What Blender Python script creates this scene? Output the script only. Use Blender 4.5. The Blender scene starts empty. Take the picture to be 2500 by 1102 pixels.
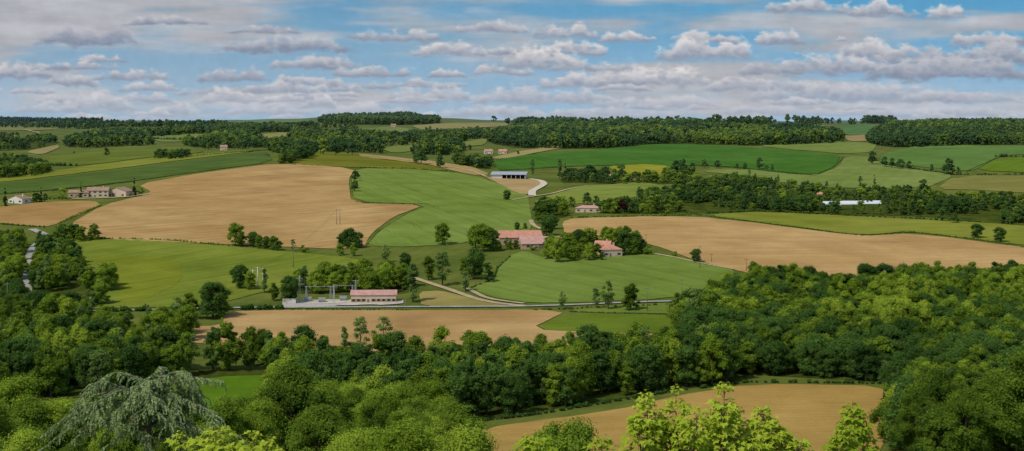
import bpy, math, random
import numpy as np
from mathutils import Vector
from mathutils.geometry import delaunay_2d_cdt
F=3434.0; CU=1250.0; HV=300.0; CZ=100.0
R=random.Random(7); NR=np.random.RandomState(11)
scene=bpy.context.scene; COL=scene.collection
# ---------------------------------------------------------------- utils
def lin(c,k=1.0):
    return tuple((((x/255.)/12.92) if x/255.<=0.04045 else ((x/255.+0.055)/1.055)**2.4)*k for x in c)
def linn(a):
    a=a/255.; return np.where(a<=0.04045,a/12.92,((a+0.055)/1.055)**2.4)
def vnoise(x,y,seed=0):
    xi=np.floor(x).astype(np.int64); yi=np.floor(y).astype(np.int64)
    fx=x-xi; fy=y-yi; fx=fx*fx*(3-2*fx); fy=fy*fy*(3-2*fy)
    def h(a,b):
        n=(a*374761393+b*668265263+seed*1442695041)&0x7fffffff
        n=((n^(n>>13))*1274126177)&0x7fffffff
        n=(n^(n>>16))&0xffff
        return n/65535.0
    return (h(xi,yi)*(1-fx)+h(xi+1,yi)*fx)*(1-fy)+(h(xi,yi+1)*(1-fx)+h(xi+1,yi+1)*fx)*fy
def fbm(x,y,seed=0,o=4,g=0.5):
    s=0;a=1;t=0
    for i in range(o):
        s=s+a*vnoise(x*2**i+i*17.3,y*2**i+i*9.1,seed+i); t+=a; a*=g
    return s/t
def sst(a,b,x):
    t=np.clip((x-a)/(b-a),0,1); return t*t*(3-2*t)
# ---------------------------------------------------------------- terrain heights (image pixel rows per pixel column at assumed distances)
YN=[12,20,40,60,100,150,200,250,300,350,400]
ZN=[96,93,86,80,68,55,44,34,24,14,6.5]
YF=[430,480,530,590,650,720,850,950,1150,1450,1700,2200,2700,3500,5000,8000,20000]
TAB={-1500:[1082,1012,955,880,812,757,662,600,500,440,412,370,344,324,309,292,298.5],
 0:[1082,1012,955,880,812,757,662,600,495,435,408,368,342,322,309,292,297.5],
 230:[1082,1012,955,880,812,757,662,600,500,430,401,365,340,320,307,297,297.5],
 400:[1082,1012,955,880,814,760,665,602,505,425,393,362,336,316,304,300,298.5],
 650:[1082,1010,953,880,815,760,665,605,515,422,376,362,336,312,295,297,298.5],
 900:[1080,1008,952,878,808,752,662,603,515,432,398,366,334,304,286,294,298.5],
 1250:[1078,1005,950,875,800,750,655,598,515,440,408,365,334,309,300,299,298.5],
 1600:[1076,1003,948,872,800,745,655,590,512,448,408,355,322,303,299,299,298.5],
 2000:[1074,1000,945,870,808,755,665,600,520,450,412,355,325,311,302,299,298.5],
 2500:[1074,1000,945,872,815,760,670,612,525,448,412,358,312,301,300,299,298.5],
 4000:[1074,1000,945,872,815,760,670,612,525,448,412,358,320,305,300,299,298.5]}
GU=np.arange(-1500,4001,20.0)
GL=np.linspace(math.log(12),math.log(20000),640); GY=np.exp(GL)
YS=np.array(YN+YF,float); cols=sorted(TAB)
Zc=[]
for u in cols:
    z=ZN+[CZ-(v-HV)/F*y for v,y in zip(TAB[u],YF)]
    Zc.append(np.interp(GL,np.log(YS),np.array(z)))
Zc=np.array(Zc)
GZ=np.empty((len(GU),len(GL)))
for j in range(len(GL)): GZ[:,j]=np.interp(GU,cols,Zc[:,j])
def smooth(a,s,ax):
    k=np.exp(-0.5*(np.arange(-3*s,3*s+1)/s)**2); k/=k.sum()
    p=[(0,0),(0,0)]; p[ax]=(3*s,3*s); b=np.pad(a,p,mode='edge')
    return np.apply_along_axis(lambda m:np.convolve(m,k,'valid'),ax,b)
GZ=smooth(smooth(GZ,5,1),4,0)
GXX=(GU[:,None]-CU)/F*GY[None,:]; GYY=np.repeat(GY[None,:],len(GU),0)
und=(fbm(GXX/230,GYY/230,3,3)-0.5)*5.0
GZ+=und*sst(640,1000,GYY)*(1-sst(2600,4000,GYY)*0.5)
GZ+=(fbm(GXX/480,GYY/700,44,3)-0.5)*40*sst(2200,3400,GYY)
DL=GL[1]-GL[0]
def ground(X,Y):
    X=np.asarray(X,float);Y=np.asarray(Y,float)
    u=np.clip((CU+F*X/Y-GU[0])/20.0,0,len(GU)-1.001); l=np.clip((np.log(Y)-GL[0])/DL,0,len(GL)-1.001)
    i=u.astype(int); j=l.astype(int); a=u-i; b=l-j
    return (GZ[i,j]*(1-a)+GZ[i+1,j]*a)*(1-b)+(GZ[i,j+1]*(1-a)+GZ[i+1,j+1]*a)*b
GV=HV+(CZ-GZ)/GYY*F
J0=int(np.searchsorted(GY,90))
def inv(u,v):
    a=min(max((u-GU[0])/20.0,0),len(GU)-1.001); i=int(a); a-=i
    c=GV[i]*(1-a)+GV[i+1]*a
    c=c[J0:]; k=np.nonzero(c<=v)[0]
    if len(k)==0: j=int(np.argmin(c)); Y=GY[J0+j]
    else:
        j=k[0]
        if j==0: Y=GY[J0]
        else:
            t=(c[j-1]-v)/(c[j-1]-c[j]+1e-9); Y=math.exp(GL[J0+j-1]+t*DL)
    Y=min(Y,9000)
    return ((u-CU)/F*Y,Y)
# ---------------------------------------------------------------- mesh helpers
def build_mesh(name,V,faces,mats=None,mi=None,tint=None,smoothf=False):
    V=np.asarray(V,np.float32); me=bpy.data.meshes.new(name)
    faces=[np.asarray(f,np.int32) for f in faces if len(f)]
    me.vertices.add(len(V)); me.vertices.foreach_set('co',V.ravel())
    idx=np.concatenate([f.ravel() for f in faces]); tot=np.concatenate([np.full(len(f),f.shape[1]) for f in faces])
    st=np.concatenate([[0],np.cumsum(tot)[:-1]]).astype(np.int32)
    me.loops.add(len(idx)); me.loops.foreach_set('vertex_index',idx)
    me.polygons.add(len(tot)); me.polygons.foreach_set('loop_start',st)
    if mats:
        for m in mats: me.materials.append(m)
    if mi is not None: me.polygons.foreach_set('material_index',np.asarray(mi,np.int32))
    me.update(calc_edges=True)
    me.polygons.foreach_set('use_smooth',np.full(len(tot),smoothf))
    if tint is not None:
        a=me.attributes.new('tint','FLOAT','POINT'); a.data.foreach_set('value',np.asarray(tint,np.float32))
    return me
def obj(name,me,parent=None,loc=(0,0,0),rot=0,scale=None,**kw):
    o=bpy.data.objects.new(name,me); COL.objects.link(o); o.location=loc; o.rotation_euler=(0,0,rot)
    if scale: o.scale=scale
    if parent: o.parent=parent
    for k,v in kw.items(): o[k]=v
    return o
class MB:
    """little mesh builder"""
    def __init__(s): s.v=[]; s.f=[]
    def box(s,x0,x1,y0,y1,z0,z1):
        n=len(s.v)
        s.v+=[(x0,y0,z0),(x1,y0,z0),(x1,y1,z0),(x0,y1,z0),(x0,y0,z1),(x1,y0,z1),(x1,y1,z1),(x0,y1,z1)]
        s.f+=[(n,n+3,n+2,n+1),(n+4,n+5,n+6,n+7),(n,n+1,n+5,n+4),(n+1,n+2,n+6,n+5),(n+2,n+3,n+7,n+6),(n+3,n,n+4,n+7)]
    def tube(s,pts,rad,n=6):
        b=len(s.v); m=len(pts)
        for i,p in enumerate(pts):
            p=Vector(p); d=Vector(pts[min(i+1,m-1)])-Vector(pts[max(i-1,0)])
            if d.length<1e-6: d=Vector((0,0,1))
            d.normalize(); a=d.cross(Vector((0.31,0.95,0.02)))
            a.normalize(); c=d.cross(a); r=rad[i] if hasattr(rad,'__len__') else rad
            for k in range(n):
                t=2*math.pi*k/n; q=p+(a*math.cos(t)+c*math.sin(t))*r; s.v.append(tuple(q))
        for i in range(m-1):
            for k in range(n):
                k2=(k+1)%n; s.f.append((b+i*n+k,b+i*n+k2,b+(i+1)*n+k2,b+(i+1)*n+k))
        s.f.append(tuple(b+k for k in range(n))[::-1]); s.f.append(tuple(b+(m-1)*n+k for k in range(n)))
    def face(s,pts):
        n=len(s.v); s.v+=[tuple(p) for p in pts]; s.f.append(tuple(range(n,n+len(pts))))
    def mesh(s,name,mat,smoothf=False):
        me=bpy.data.meshes.new(name); me.from_pydata(s.v,[],s.f); me.materials.append(mat); me.update()
        if smoothf: me.polygons.foreach_set('use_smooth',[True]*len(me.polygons))
        return me
# ---------------------------------------------------------------- materials
class NT:
    def __init__(s,m): m.use_nodes=True; s.t=m.node_tree; s.t.nodes.clear()
    def n(s,ty,**kw):
        o=s.t.nodes.new(ty)
        for k,v in kw.items(): setattr(o,k,v)
        return o
    def l(s,a,b): s.t.links.new(a,b)
    def math(s,op,a,b=None,clamp=False):
        o=s.n('ShaderNodeMath',operation=op,use_clamp=clamp)
        for i,x in enumerate((a,b)):
            if x is None: continue
            if isinstance(x,(int,float)): o.inputs[i].default_value=x
            else: s.l(x,o.inputs[i])
        return o.outputs[0]
    def mix(s,f,a,b,bl='MIX'):
        o=s.n('ShaderNodeMix',data_type='RGBA',blend_type=bl)
        for i,x in ((0,f),(6,a),(7,b)):
            if isinstance(x,(int,float)): o.inputs[i].default_value=x
            elif isinstance(x,tuple): o.inputs[i].default_value=(x[0],x[1],x[2],1)
            else: s.l(x,o.inputs[i])
        return o.outputs[2]
    def noise(s,vec,scale,detail=3,rough=0.55):
        o=s.n('ShaderNodeTexNoise'); o.inputs['Scale'].default_value=scale; o.inputs['Detail'].default_value=detail; o.inputs['Roughness'].default_value=rough
        s.l(vec,o.inputs['Vector']); return o.outputs['Fac']
    def mr(s,x,a,b,c,d):
        o=s.n('ShaderNodeMapRange'); s.l(x,o.inputs[0])
        for i,q in enumerate((a,b,c,d)): o.inputs[i+1].default_value=q
        return o.outputs[0]
    def pos(s): return s.n('ShaderNodeNewGeometry').outputs['Position']
def haze_tint(nt,pos,col,amt=0.55,y0=1000,y1=5200,hc=(0.085,0.145,0.16)):  # aerial haze painted into the base colour, bluer with distance along Y
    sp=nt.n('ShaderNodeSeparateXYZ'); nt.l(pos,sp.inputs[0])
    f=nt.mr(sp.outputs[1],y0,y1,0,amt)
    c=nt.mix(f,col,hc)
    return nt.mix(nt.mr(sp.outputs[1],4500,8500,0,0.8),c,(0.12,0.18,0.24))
def out(nt,sh):
    o=nt.n('ShaderNodeOutputMaterial'); nt.l(sh,o.inputs[0])
def mat_plain(name,c,rough=0.85,var=0.2,scale=1.2,k=0.8,metal=0.0):
    m=bpy.data.materials.new(name); nt=NT(m); p=nt.pos(); c=lin(c,k)
    n=nt.noise(p,scale,4); f=nt.mr(n,0.3,0.7,0,1)
    col=nt.mix(f,tuple(x*(1-var) for x in c),tuple(min(1,x*(1+var)) for x in c))
    b=nt.n('ShaderNodeBsdfPrincipled'); nt.l(col,b.inputs['Base Color']); b.inputs['Roughness'].default_value=rough; b.inputs['Metallic'].default_value=metal
    out(nt,b.outputs[0]); return m
def mat_tile(name,c,k=0.8):
    m=bpy.data.materials.new(name); nt=NT(m); c=lin(c,k)
    tc=nt.n('ShaderNodeTexCoord').outputs['Object']
    w=nt.n('ShaderNodeTexWave',bands_direction='X'); nt.l(tc,w.inputs[0]); w.inputs['Scale'].default_value=0.314/0.5; w.inputs['Distortion'].default_value=0.5
    n=nt.noise(tc,0.5,5,0.7); n2=nt.noise(tc,4,2)
    f=nt.math('ADD',nt.math('MULTIPLY',n,0.7),nt.math('MULTIPLY',n2,0.3))
    col=nt.mix(nt.mr(f,0.35,0.65,0,1),tuple(x*0.68 for x in c),tuple(min(1,x*1.2) for x in c))
    col=nt.mix(nt.mr(w.outputs[1],0,0.4,0.25,0),col,tuple(x*0.5 for x in c))
    b=nt.n('ShaderNodeBsdfPrincipled'); nt.l(col,b.inputs['Base Color']); b.inputs['Roughness'].default_value=0.9
    out(nt,b.outputs[0]); return m
def tone(c):
    r,g,b=c
    return (r*1.05+1,g*0.955,b*0.97) if g>r else (r*0.945,g*0.945,b*0.86)
def mat_field(name,c,c2,ang=0,wl=6,ws=0.15,tram=0,big=0.012,k=0.77):
    m=bpy.data.materials.new(name); nt=NT(m); c=lin(tone(c),k); c2=lin(tone(c2),k); p=nt.pos()
    mp=nt.n('ShaderNodeMapping'); mp.inputs['Rotation'].default_value=(0,0,math.radians(ang)); nt.l(p,mp.inputs[0]); q=mp.outputs[0]
    n1=nt.noise(p,big,5,0.62)
    st=nt.n('ShaderNodeMapping'); st.inputs['Scale'].default_value=(1,0.12,1); nt.l(q,st.inputs[0])
    n2=nt.noise(st.outputs[0],0.1,4,0.6)
    n3=nt.noise(p,0.9,4,0.75); n4=nt.noise(p,0.035,5,0.65)
    col=nt.mix(nt.mr(n1,0.35,0.65,0,1),c,c2)
    w=nt.n('ShaderNodeTexWave',bands_direction='X'); nt.l(q,w.inputs[0]); w.inputs['Scale'].default_value=0.314/wl; w.inputs['Distortion'].default_value=4; w.inputs['Detail'].default_value=3; w.inputs['Detail Scale'].default_value=0.12
    v=nt.math('ADD',nt.math('MULTIPLY',nt.math('SUBTRACT',w.outputs[1],0.5),ws*0.5),nt.math('MULTIPLY',nt.math('SUBTRACT',n2,0.5),ws*2.4+0.12))
    v=nt.math('ADD',v,nt.math('MULTIPLY',nt.math('SUBTRACT',n3,0.5),0.6))
    v=nt.math('ADD',v,nt.math('MULTIPLY',nt.math('SUBTRACT',n4,0.5),0.65))
    v=nt.math('ADD',v,1.0)
    if tram:
        sp=nt.n('ShaderNodeSeparateXYZ'); nt.l(q,sp.inputs[0])
        wob=nt.math('MULTIPLY',nt.math('SUBTRACT',n1,0.5),25.0)
        fr=nt.math('FRACT',nt.math('DIVIDE',nt.math('ADD',sp.outputs[0],wob),float(tram)))
        ln=nt.math('LESS_THAN',fr,0.06); ln2=nt.math('MULTIPLY',nt.math('GREATER_THAN',fr,0.13),nt.math('LESS_THAN',fr,0.17))
        v=nt.math('SUBTRACT',v,nt.math('MULTIPLY',nt.math('MULTIPLY',nt.math('ADD',ln,ln2),0.34),n4))
    cc=nt.n('ShaderNodeVectorMath',operation='SCALE'); nt.l(col,cc.inputs[0]); nt.l(v,cc.inputs['Scale'])
    col=haze_tint(nt,p,cc.outputs[0],0.3,1300,6000)
    d=nt.n('ShaderNodeBsdfDiffuse'); nt.l(col,d.inputs[0]); out(nt,d.outputs[0]); return m
def mat_foliage(name,dark,light,k=1.28,trans=0.32,wt=0.5,hz=0.55):
    m=bpy.data.materials.new(name); nt=NT(m); dark=lin(dark,k); light=lin(light,k)
    a=nt.n('ShaderNodeAttribute',attribute_name='tint').outputs['Fac']; r=nt.n('ShaderNodeObjectInfo').outputs['Random']
    p=nt.pos()
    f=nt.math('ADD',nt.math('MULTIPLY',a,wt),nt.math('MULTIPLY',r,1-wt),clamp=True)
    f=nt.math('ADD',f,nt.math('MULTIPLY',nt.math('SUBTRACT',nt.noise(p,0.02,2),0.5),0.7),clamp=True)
    col=nt.mix(f,dark,light); col=haze_tint(nt,p,col,hz,900,4000,(0.088,0.152,0.145))
    d=nt.n('ShaderNodeBsdfDiffuse'); nt.l(col,d.inputs[0]); t=nt.n('ShaderNodeBsdfTranslucent'); nt.l(col,t.inputs[0])
    s=nt.n('ShaderNodeMixShader'); s.inputs[0].default_value=trans; nt.l(d.outputs[0],s.inputs[1]); nt.l(t.outputs[0],s.inputs[2]); out(nt,s.outputs[0]); return m
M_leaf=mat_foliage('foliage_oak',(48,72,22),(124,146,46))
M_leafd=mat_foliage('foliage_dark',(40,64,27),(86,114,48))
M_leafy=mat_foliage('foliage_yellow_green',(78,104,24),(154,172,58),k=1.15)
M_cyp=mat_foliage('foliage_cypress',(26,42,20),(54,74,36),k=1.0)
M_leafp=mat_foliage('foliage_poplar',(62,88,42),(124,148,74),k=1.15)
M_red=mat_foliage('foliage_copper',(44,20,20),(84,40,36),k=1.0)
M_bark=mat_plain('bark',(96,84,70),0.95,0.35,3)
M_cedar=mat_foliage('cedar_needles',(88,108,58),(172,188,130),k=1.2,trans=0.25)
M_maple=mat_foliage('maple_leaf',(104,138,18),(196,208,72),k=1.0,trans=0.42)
# ---------------------------------------------------------------- foliage
ICO=[];t_=(1+5**.5)/2
for a,b in ((-1,t_),(1,t_),(-1,-t_),(1,-t_)): ICO.append((a,b,0))
for a,b in ((-1,t_),(1,t_),(-1,-t_),(1,-t_)): ICO.append((0,a,b))
for a,b in ((-1,t_),(1,t_),(-1,-t_),(1,-t_)): ICO.append((b,0,a))
ICO=np.array(ICO,float); ICO/=np.linalg.norm(ICO[0])
ICF=np.array([(0,11,5),(0,5,1),(0,1,7),(0,7,10),(0,10,11),(1,5,9),(5,11,4),(11,10,2),(10,7,6),(7,1,8),(3,9,4),(3,4,2),(3,2,6),(3,6,8),(3,8,9),(4,9,5),(2,4,11),(6,2,10),(8,6,7),(9,8,1)])
def foliage(cent,rad,npc,leaf,rs,core=0.72,elong=1.0,flat=0.8,fuzz=.62):
    cent=np.asarray(cent,float); rad=np.asarray(rad,float); N=len(cent)
    ct=rs.rand(N)
    n=N*npc; ci=np.repeat(np.arange(N),npc)
    d=rs.normal(size=(n,3)); d/=np.linalg.norm(d,axis=1)[:,None]
    d[:,2]=np.where(d[:,2]<-0.55,-d[:,2],d[:,2])
    rr=rad[ci]*(0.66+fuzz*rs.rand(n)**1.6)
    p=cent[ci]+d*rr[:,None]*np.array([1,1,flat])
    nn=d+rs.normal(size=(n,3))*0.5+np.array([0,0,0.35]); nn/=np.linalg.norm(nn,axis=1)[:,None]
    t=np.cross(nn,rs.normal(size=(n,3))); t/=np.linalg.norm(t,axis=1)[:,None]+1e-9; b=np.cross(nn,t)
    s=leaf*(0.5+0.85*rs.rand(n))[:,None]; a=t*s*0.62*elong; b=b*s*0.42
    V=np.stack([p-a,p-b*1.0+a*0.1,p+a,p+b*1.0-a*0.1],1).reshape(-1,3)
    q=np.arange(4*n).reshape(-1,4)
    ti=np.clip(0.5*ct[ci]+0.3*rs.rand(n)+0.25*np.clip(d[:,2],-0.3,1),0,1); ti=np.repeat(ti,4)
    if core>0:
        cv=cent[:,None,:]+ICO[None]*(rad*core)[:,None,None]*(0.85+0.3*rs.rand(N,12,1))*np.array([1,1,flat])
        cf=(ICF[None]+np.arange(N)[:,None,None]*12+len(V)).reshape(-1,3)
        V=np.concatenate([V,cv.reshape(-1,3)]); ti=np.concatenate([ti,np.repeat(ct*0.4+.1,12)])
        return V,[q,cf],ti
    return V,[q],ti
def crown_clumps(shape,H,Rr,base,nc,rs):
    c=[];r=[]
    lob=rs.rand(4)*6.28
    while len(c)<nc:
        if shape=='round':
            z=rs.rand()**.85; a=rs.rand()*6.28
            w=Rr*(max(0,1-abs(2*z-.8)**2.4/1.5)**.5)*(0.82+0.18*math.sin(a*2+lob[0])+0.12*math.sin(a*3+lob[1]))*(.88+.2*math.sin(z*8+lob[2]))
            k=w*(0.3+0.58*rs.rand()**0.5); cr=Rr*(0.15+0.2*rs.rand())
            c.append((math.cos(a)*k,math.sin(a)*k,base+cr*.4+(H-base-cr*1.1)*z)); r.append(cr)
        elif shape=='ragged':
            z=rs.rand(); w=Rr*(0.5+0.65*math.sin(3.14*z**0.8))*0.75*(0.8+0.25*math.sin(z*9+lob[0])); a=rs.rand()*6.28; k=w*rs.rand()**0.5
            c.append((math.cos(a)*k,math.sin(a)*k,base+(H-base)*(0.05+0.88*z))); r.append(Rr*(0.14+0.17*rs.rand()))
        elif shape=='poplar':
            z=rs.rand(); w=Rr*math.sin(3.1*(0.06+z*0.92))**0.6*0.7; a=rs.rand()*6.28
            c.append((math.cos(a)*w*rs.rand(),math.sin(a)*w*rs.rand(),base+(H-base)*(0.04+0.9*z))); r.append(Rr*(0.26+0.22*rs.rand())*(1.1-0.5*z))
        else:
            z=rs.rand()**1.2; w=Rr*(1-z)*0.6+0.05; a=rs.rand()*6.28
            c.append((math.cos(a)*w,math.sin(a)*w,base+(H-base)*z*0.95)); r.append(Rr*(0.42*(1-z)+0.14))
    return np.array(c),np.array(r)
def trunk_mb(H,base,c,rs,r0=0.32,nl=6):
    mb=MB(); top=H*0.78
    pts=[(0,0,-1.0)]+[((rs.rand()-.5)*0.5*t,(rs.rand()-.5)*0.5*t,top*t) for t in (0.12,0.3,0.5,0.75,1)]
    mb.tube(pts,[r0*1.35,r0*1.05,r0*0.85,r0*0.7,r0*0.4,r0*0.12],7)
    for i in range(nl):
        q=c[rs.randint(len(c))]; z=max(base*0.7,min(q[2]-1.0,top*0.8))*(0.7+0.3*rs.rand())
        mb.tube([(0,0,z),(q[0]*0.45,q[1]*0.45,z+(q[2]-z)*0.55),tuple(q)],[r0*0.4,r0*0.25,r0*0.08],5)
    return mb
PROTO={}
def make_proto(key,shape,H,Rr,base,nc,npc,leaf,mat,seed,core=0.68,flat=0.8,elong=1.0,r0=0.32,fuzz=.7):
    rs=np.random.RandomState(seed)
    c,r=crown_clumps(shape,H,Rr,base,nc,rs)
    V,Fc,ti=foliage(c,r,npc,leaf,rs,core,elong,flat,fuzz)
    crown=build_mesh('crown_'+key,V,Fc,[mat],tint=ti)
    tm=trunk_mb(H,base,c,rs,r0); trunk=tm.mesh('trunk_'+key,M_bark,True)
    tv=np.array(tm.v); n0=len(V)
    quads=[f for f in tm.f if len(f)==4]; q2=np.array(quads)+n0
    allV=np.concatenate([V,tv]); ff=[Fc[0]]+([Fc[1]] if len(Fc)>1 else [])
    mi=[0]*sum(len(f) for f in ff)+[1]*len(q2)
    both=build_mesh('tree_'+key,allV,ff+[q2],[mat,M_bark],mi,np.concatenate([ti,np.zeros(len(tv))]))
    PROTO[key]=dict(crown=crown,trunk=trunk,both=both,H=H)
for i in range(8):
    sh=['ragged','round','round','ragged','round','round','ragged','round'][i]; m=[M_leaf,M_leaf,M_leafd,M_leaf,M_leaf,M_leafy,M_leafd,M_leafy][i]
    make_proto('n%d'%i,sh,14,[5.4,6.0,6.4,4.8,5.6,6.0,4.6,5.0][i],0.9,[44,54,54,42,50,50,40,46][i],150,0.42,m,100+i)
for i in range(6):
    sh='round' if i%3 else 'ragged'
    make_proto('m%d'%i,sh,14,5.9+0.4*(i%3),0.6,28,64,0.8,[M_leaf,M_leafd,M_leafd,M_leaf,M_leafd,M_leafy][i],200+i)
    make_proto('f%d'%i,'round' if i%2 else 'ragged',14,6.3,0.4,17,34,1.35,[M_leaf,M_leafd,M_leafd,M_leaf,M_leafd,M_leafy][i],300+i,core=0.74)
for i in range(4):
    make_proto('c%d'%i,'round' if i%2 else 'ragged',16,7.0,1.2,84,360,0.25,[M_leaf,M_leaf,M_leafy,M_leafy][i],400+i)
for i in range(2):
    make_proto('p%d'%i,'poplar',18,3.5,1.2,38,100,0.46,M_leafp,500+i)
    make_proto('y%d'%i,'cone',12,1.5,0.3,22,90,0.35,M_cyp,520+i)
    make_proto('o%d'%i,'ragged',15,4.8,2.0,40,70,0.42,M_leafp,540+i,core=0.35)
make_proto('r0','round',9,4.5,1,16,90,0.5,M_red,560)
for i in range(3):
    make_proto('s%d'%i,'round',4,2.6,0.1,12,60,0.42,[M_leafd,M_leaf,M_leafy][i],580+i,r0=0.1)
# ---------------------------------------------------------------- ground
def grid_mesh(name,V,nu,nv,mat):
    i=np.arange(nu-1)[:,None]*nv+np.arange(nv-1)[None,:]
    q=np.stack([i,i+nv,i+nv+1,i+1],-1).reshape(-1,4)
    return build_mesh(name,V,[q],[mat],smoothf=True)
M_ground=mat_field('meadow_ground',(82,108,44),(110,128,58),20,9,0.12,0,0.02)
V=np.stack([GXX,GYY,GZ],-1).reshape(-1,3)
obj('ground',grid_mesh('ground',V,len(GU),len(GL),M_ground),kind='structure',label='rolling grassy ground of the valley and hills',category='ground')
def densify(poly,step=22,closed=True,jit=1.0,seed=0):
    o=[];n=len(poly)
    for i in range(n if closed else n-1):
        a=poly[i]; b=poly[(i+1)%n]; L=math.hypot(b[0]-a[0],(b[1]-a[1])*2); k=max(1,int(L/step))
        for j in range(k):
            t=j/k; o.append((a[0]+(b[0]-a[0])*t,a[1]+(b[1]-a[1])*t))
    if not closed: o.append(poly[-1])
    if jit:
        o=[(p[0],p[1]+(float(vnoise(np.array(p[0]/45.),np.array(p[1]/30.),seed+5))-0.5)*2*jit) for p in o]
    return o
def chaikin(p,closed=True):
    o=[];n=len(p)
    if not closed: o.append(p[0])
    for i in range(n if closed else n-1):
        a=p[i];b=p[(i+1)%n]
        o+= [(a[0]*.82+b[0]*.18,a[1]*.82+b[1]*.18),(a[0]*.18+b[0]*.82,a[1]*.18+b[1]*.82)]
    if not closed: o.append(p[-1])
    return o
def pip(px,py,poly):
    ins=np.zeros(len(px),bool); n=len(poly); j=n-1
    for i in range(n):
        xi,yi=poly[i]; xj,yj=poly[j]
        c=((yi>py)!=(yj>py))&(px<(xj-xi)*(py-yi)/((yj-yi) if yj!=yi else 1e-12)+xi); ins^=c; j=i
    return ins
def world_poly(poly,**k):
    return [inv(*p) for p in densify(chaikin(poly),**k)]
def sheet(name,poly,mat,layer=0,**kw):
    W=world_poly(poly,seed=len(name))
    P=[(CU+F*x/y,math.log(y)*1000) for x,y in W]
    Q=[P[0]]
    for p in P[1:]:
        if abs(p[0]-Q[-1][0])+abs(p[1]-Q[-1][1])>0.4: Q.append(p)
    P=Q; us=[p[0] for p in P]; ls=[p[1] for p in P]
    gu=GU[(GU>min(us))&(GU<max(us))]; gl=GL[(GL*1000>min(ls))&(GL*1000<max(ls))]*1000
    ok=[]
    if len(gu) and len(gl):
        A,B=np.meshgrid(gu,gl); A=A.ravel();B=B.ravel(); k=pip(A,B,P); A=A[k];B=B[k]
        ok=list(zip(A.tolist(),B.tolist()))
    vs=[Vector(p) for p in P]+[Vector(p) for p in ok]; n=len(P)
    r=delaunay_2d_cdt(vs,[(i,(i+1)%n) for i in range(n)],[],0,1e-4)
    vv=np.array([(p[0],p[1]) for p in r[0]]); tri=np.array([f for f in r[2]])
    cen=vv[tri].mean(1); tri=tri[pip(cen[:,0],cen[:,1],P)]
    Y=np.exp(vv[:,1]/1000); X=(vv[:,0]-CU)/F*Y
    Z=ground(X,Y)+0.08+Y*0.00018+layer*(0.03+Y*0.00006)
    e=vv[tri[:,1]]-vv[tri[:,0]]; g=vv[tri[:,2]]-vv[tri[:,0]]
    flip=(e[:,0]*g[:,1]-e[:,1]*g[:,0])<0; tri[flip]=tri[flip][:,::-1]
    return obj(name,build_mesh(name,np.stack([X,Y,Z],1),[tri],[mat],smoothf=True),kind='structure',**kw)
SOIL=((184,146,100),(206,170,122)); SOIL2=((182,148,86),(200,164,100))
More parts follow.
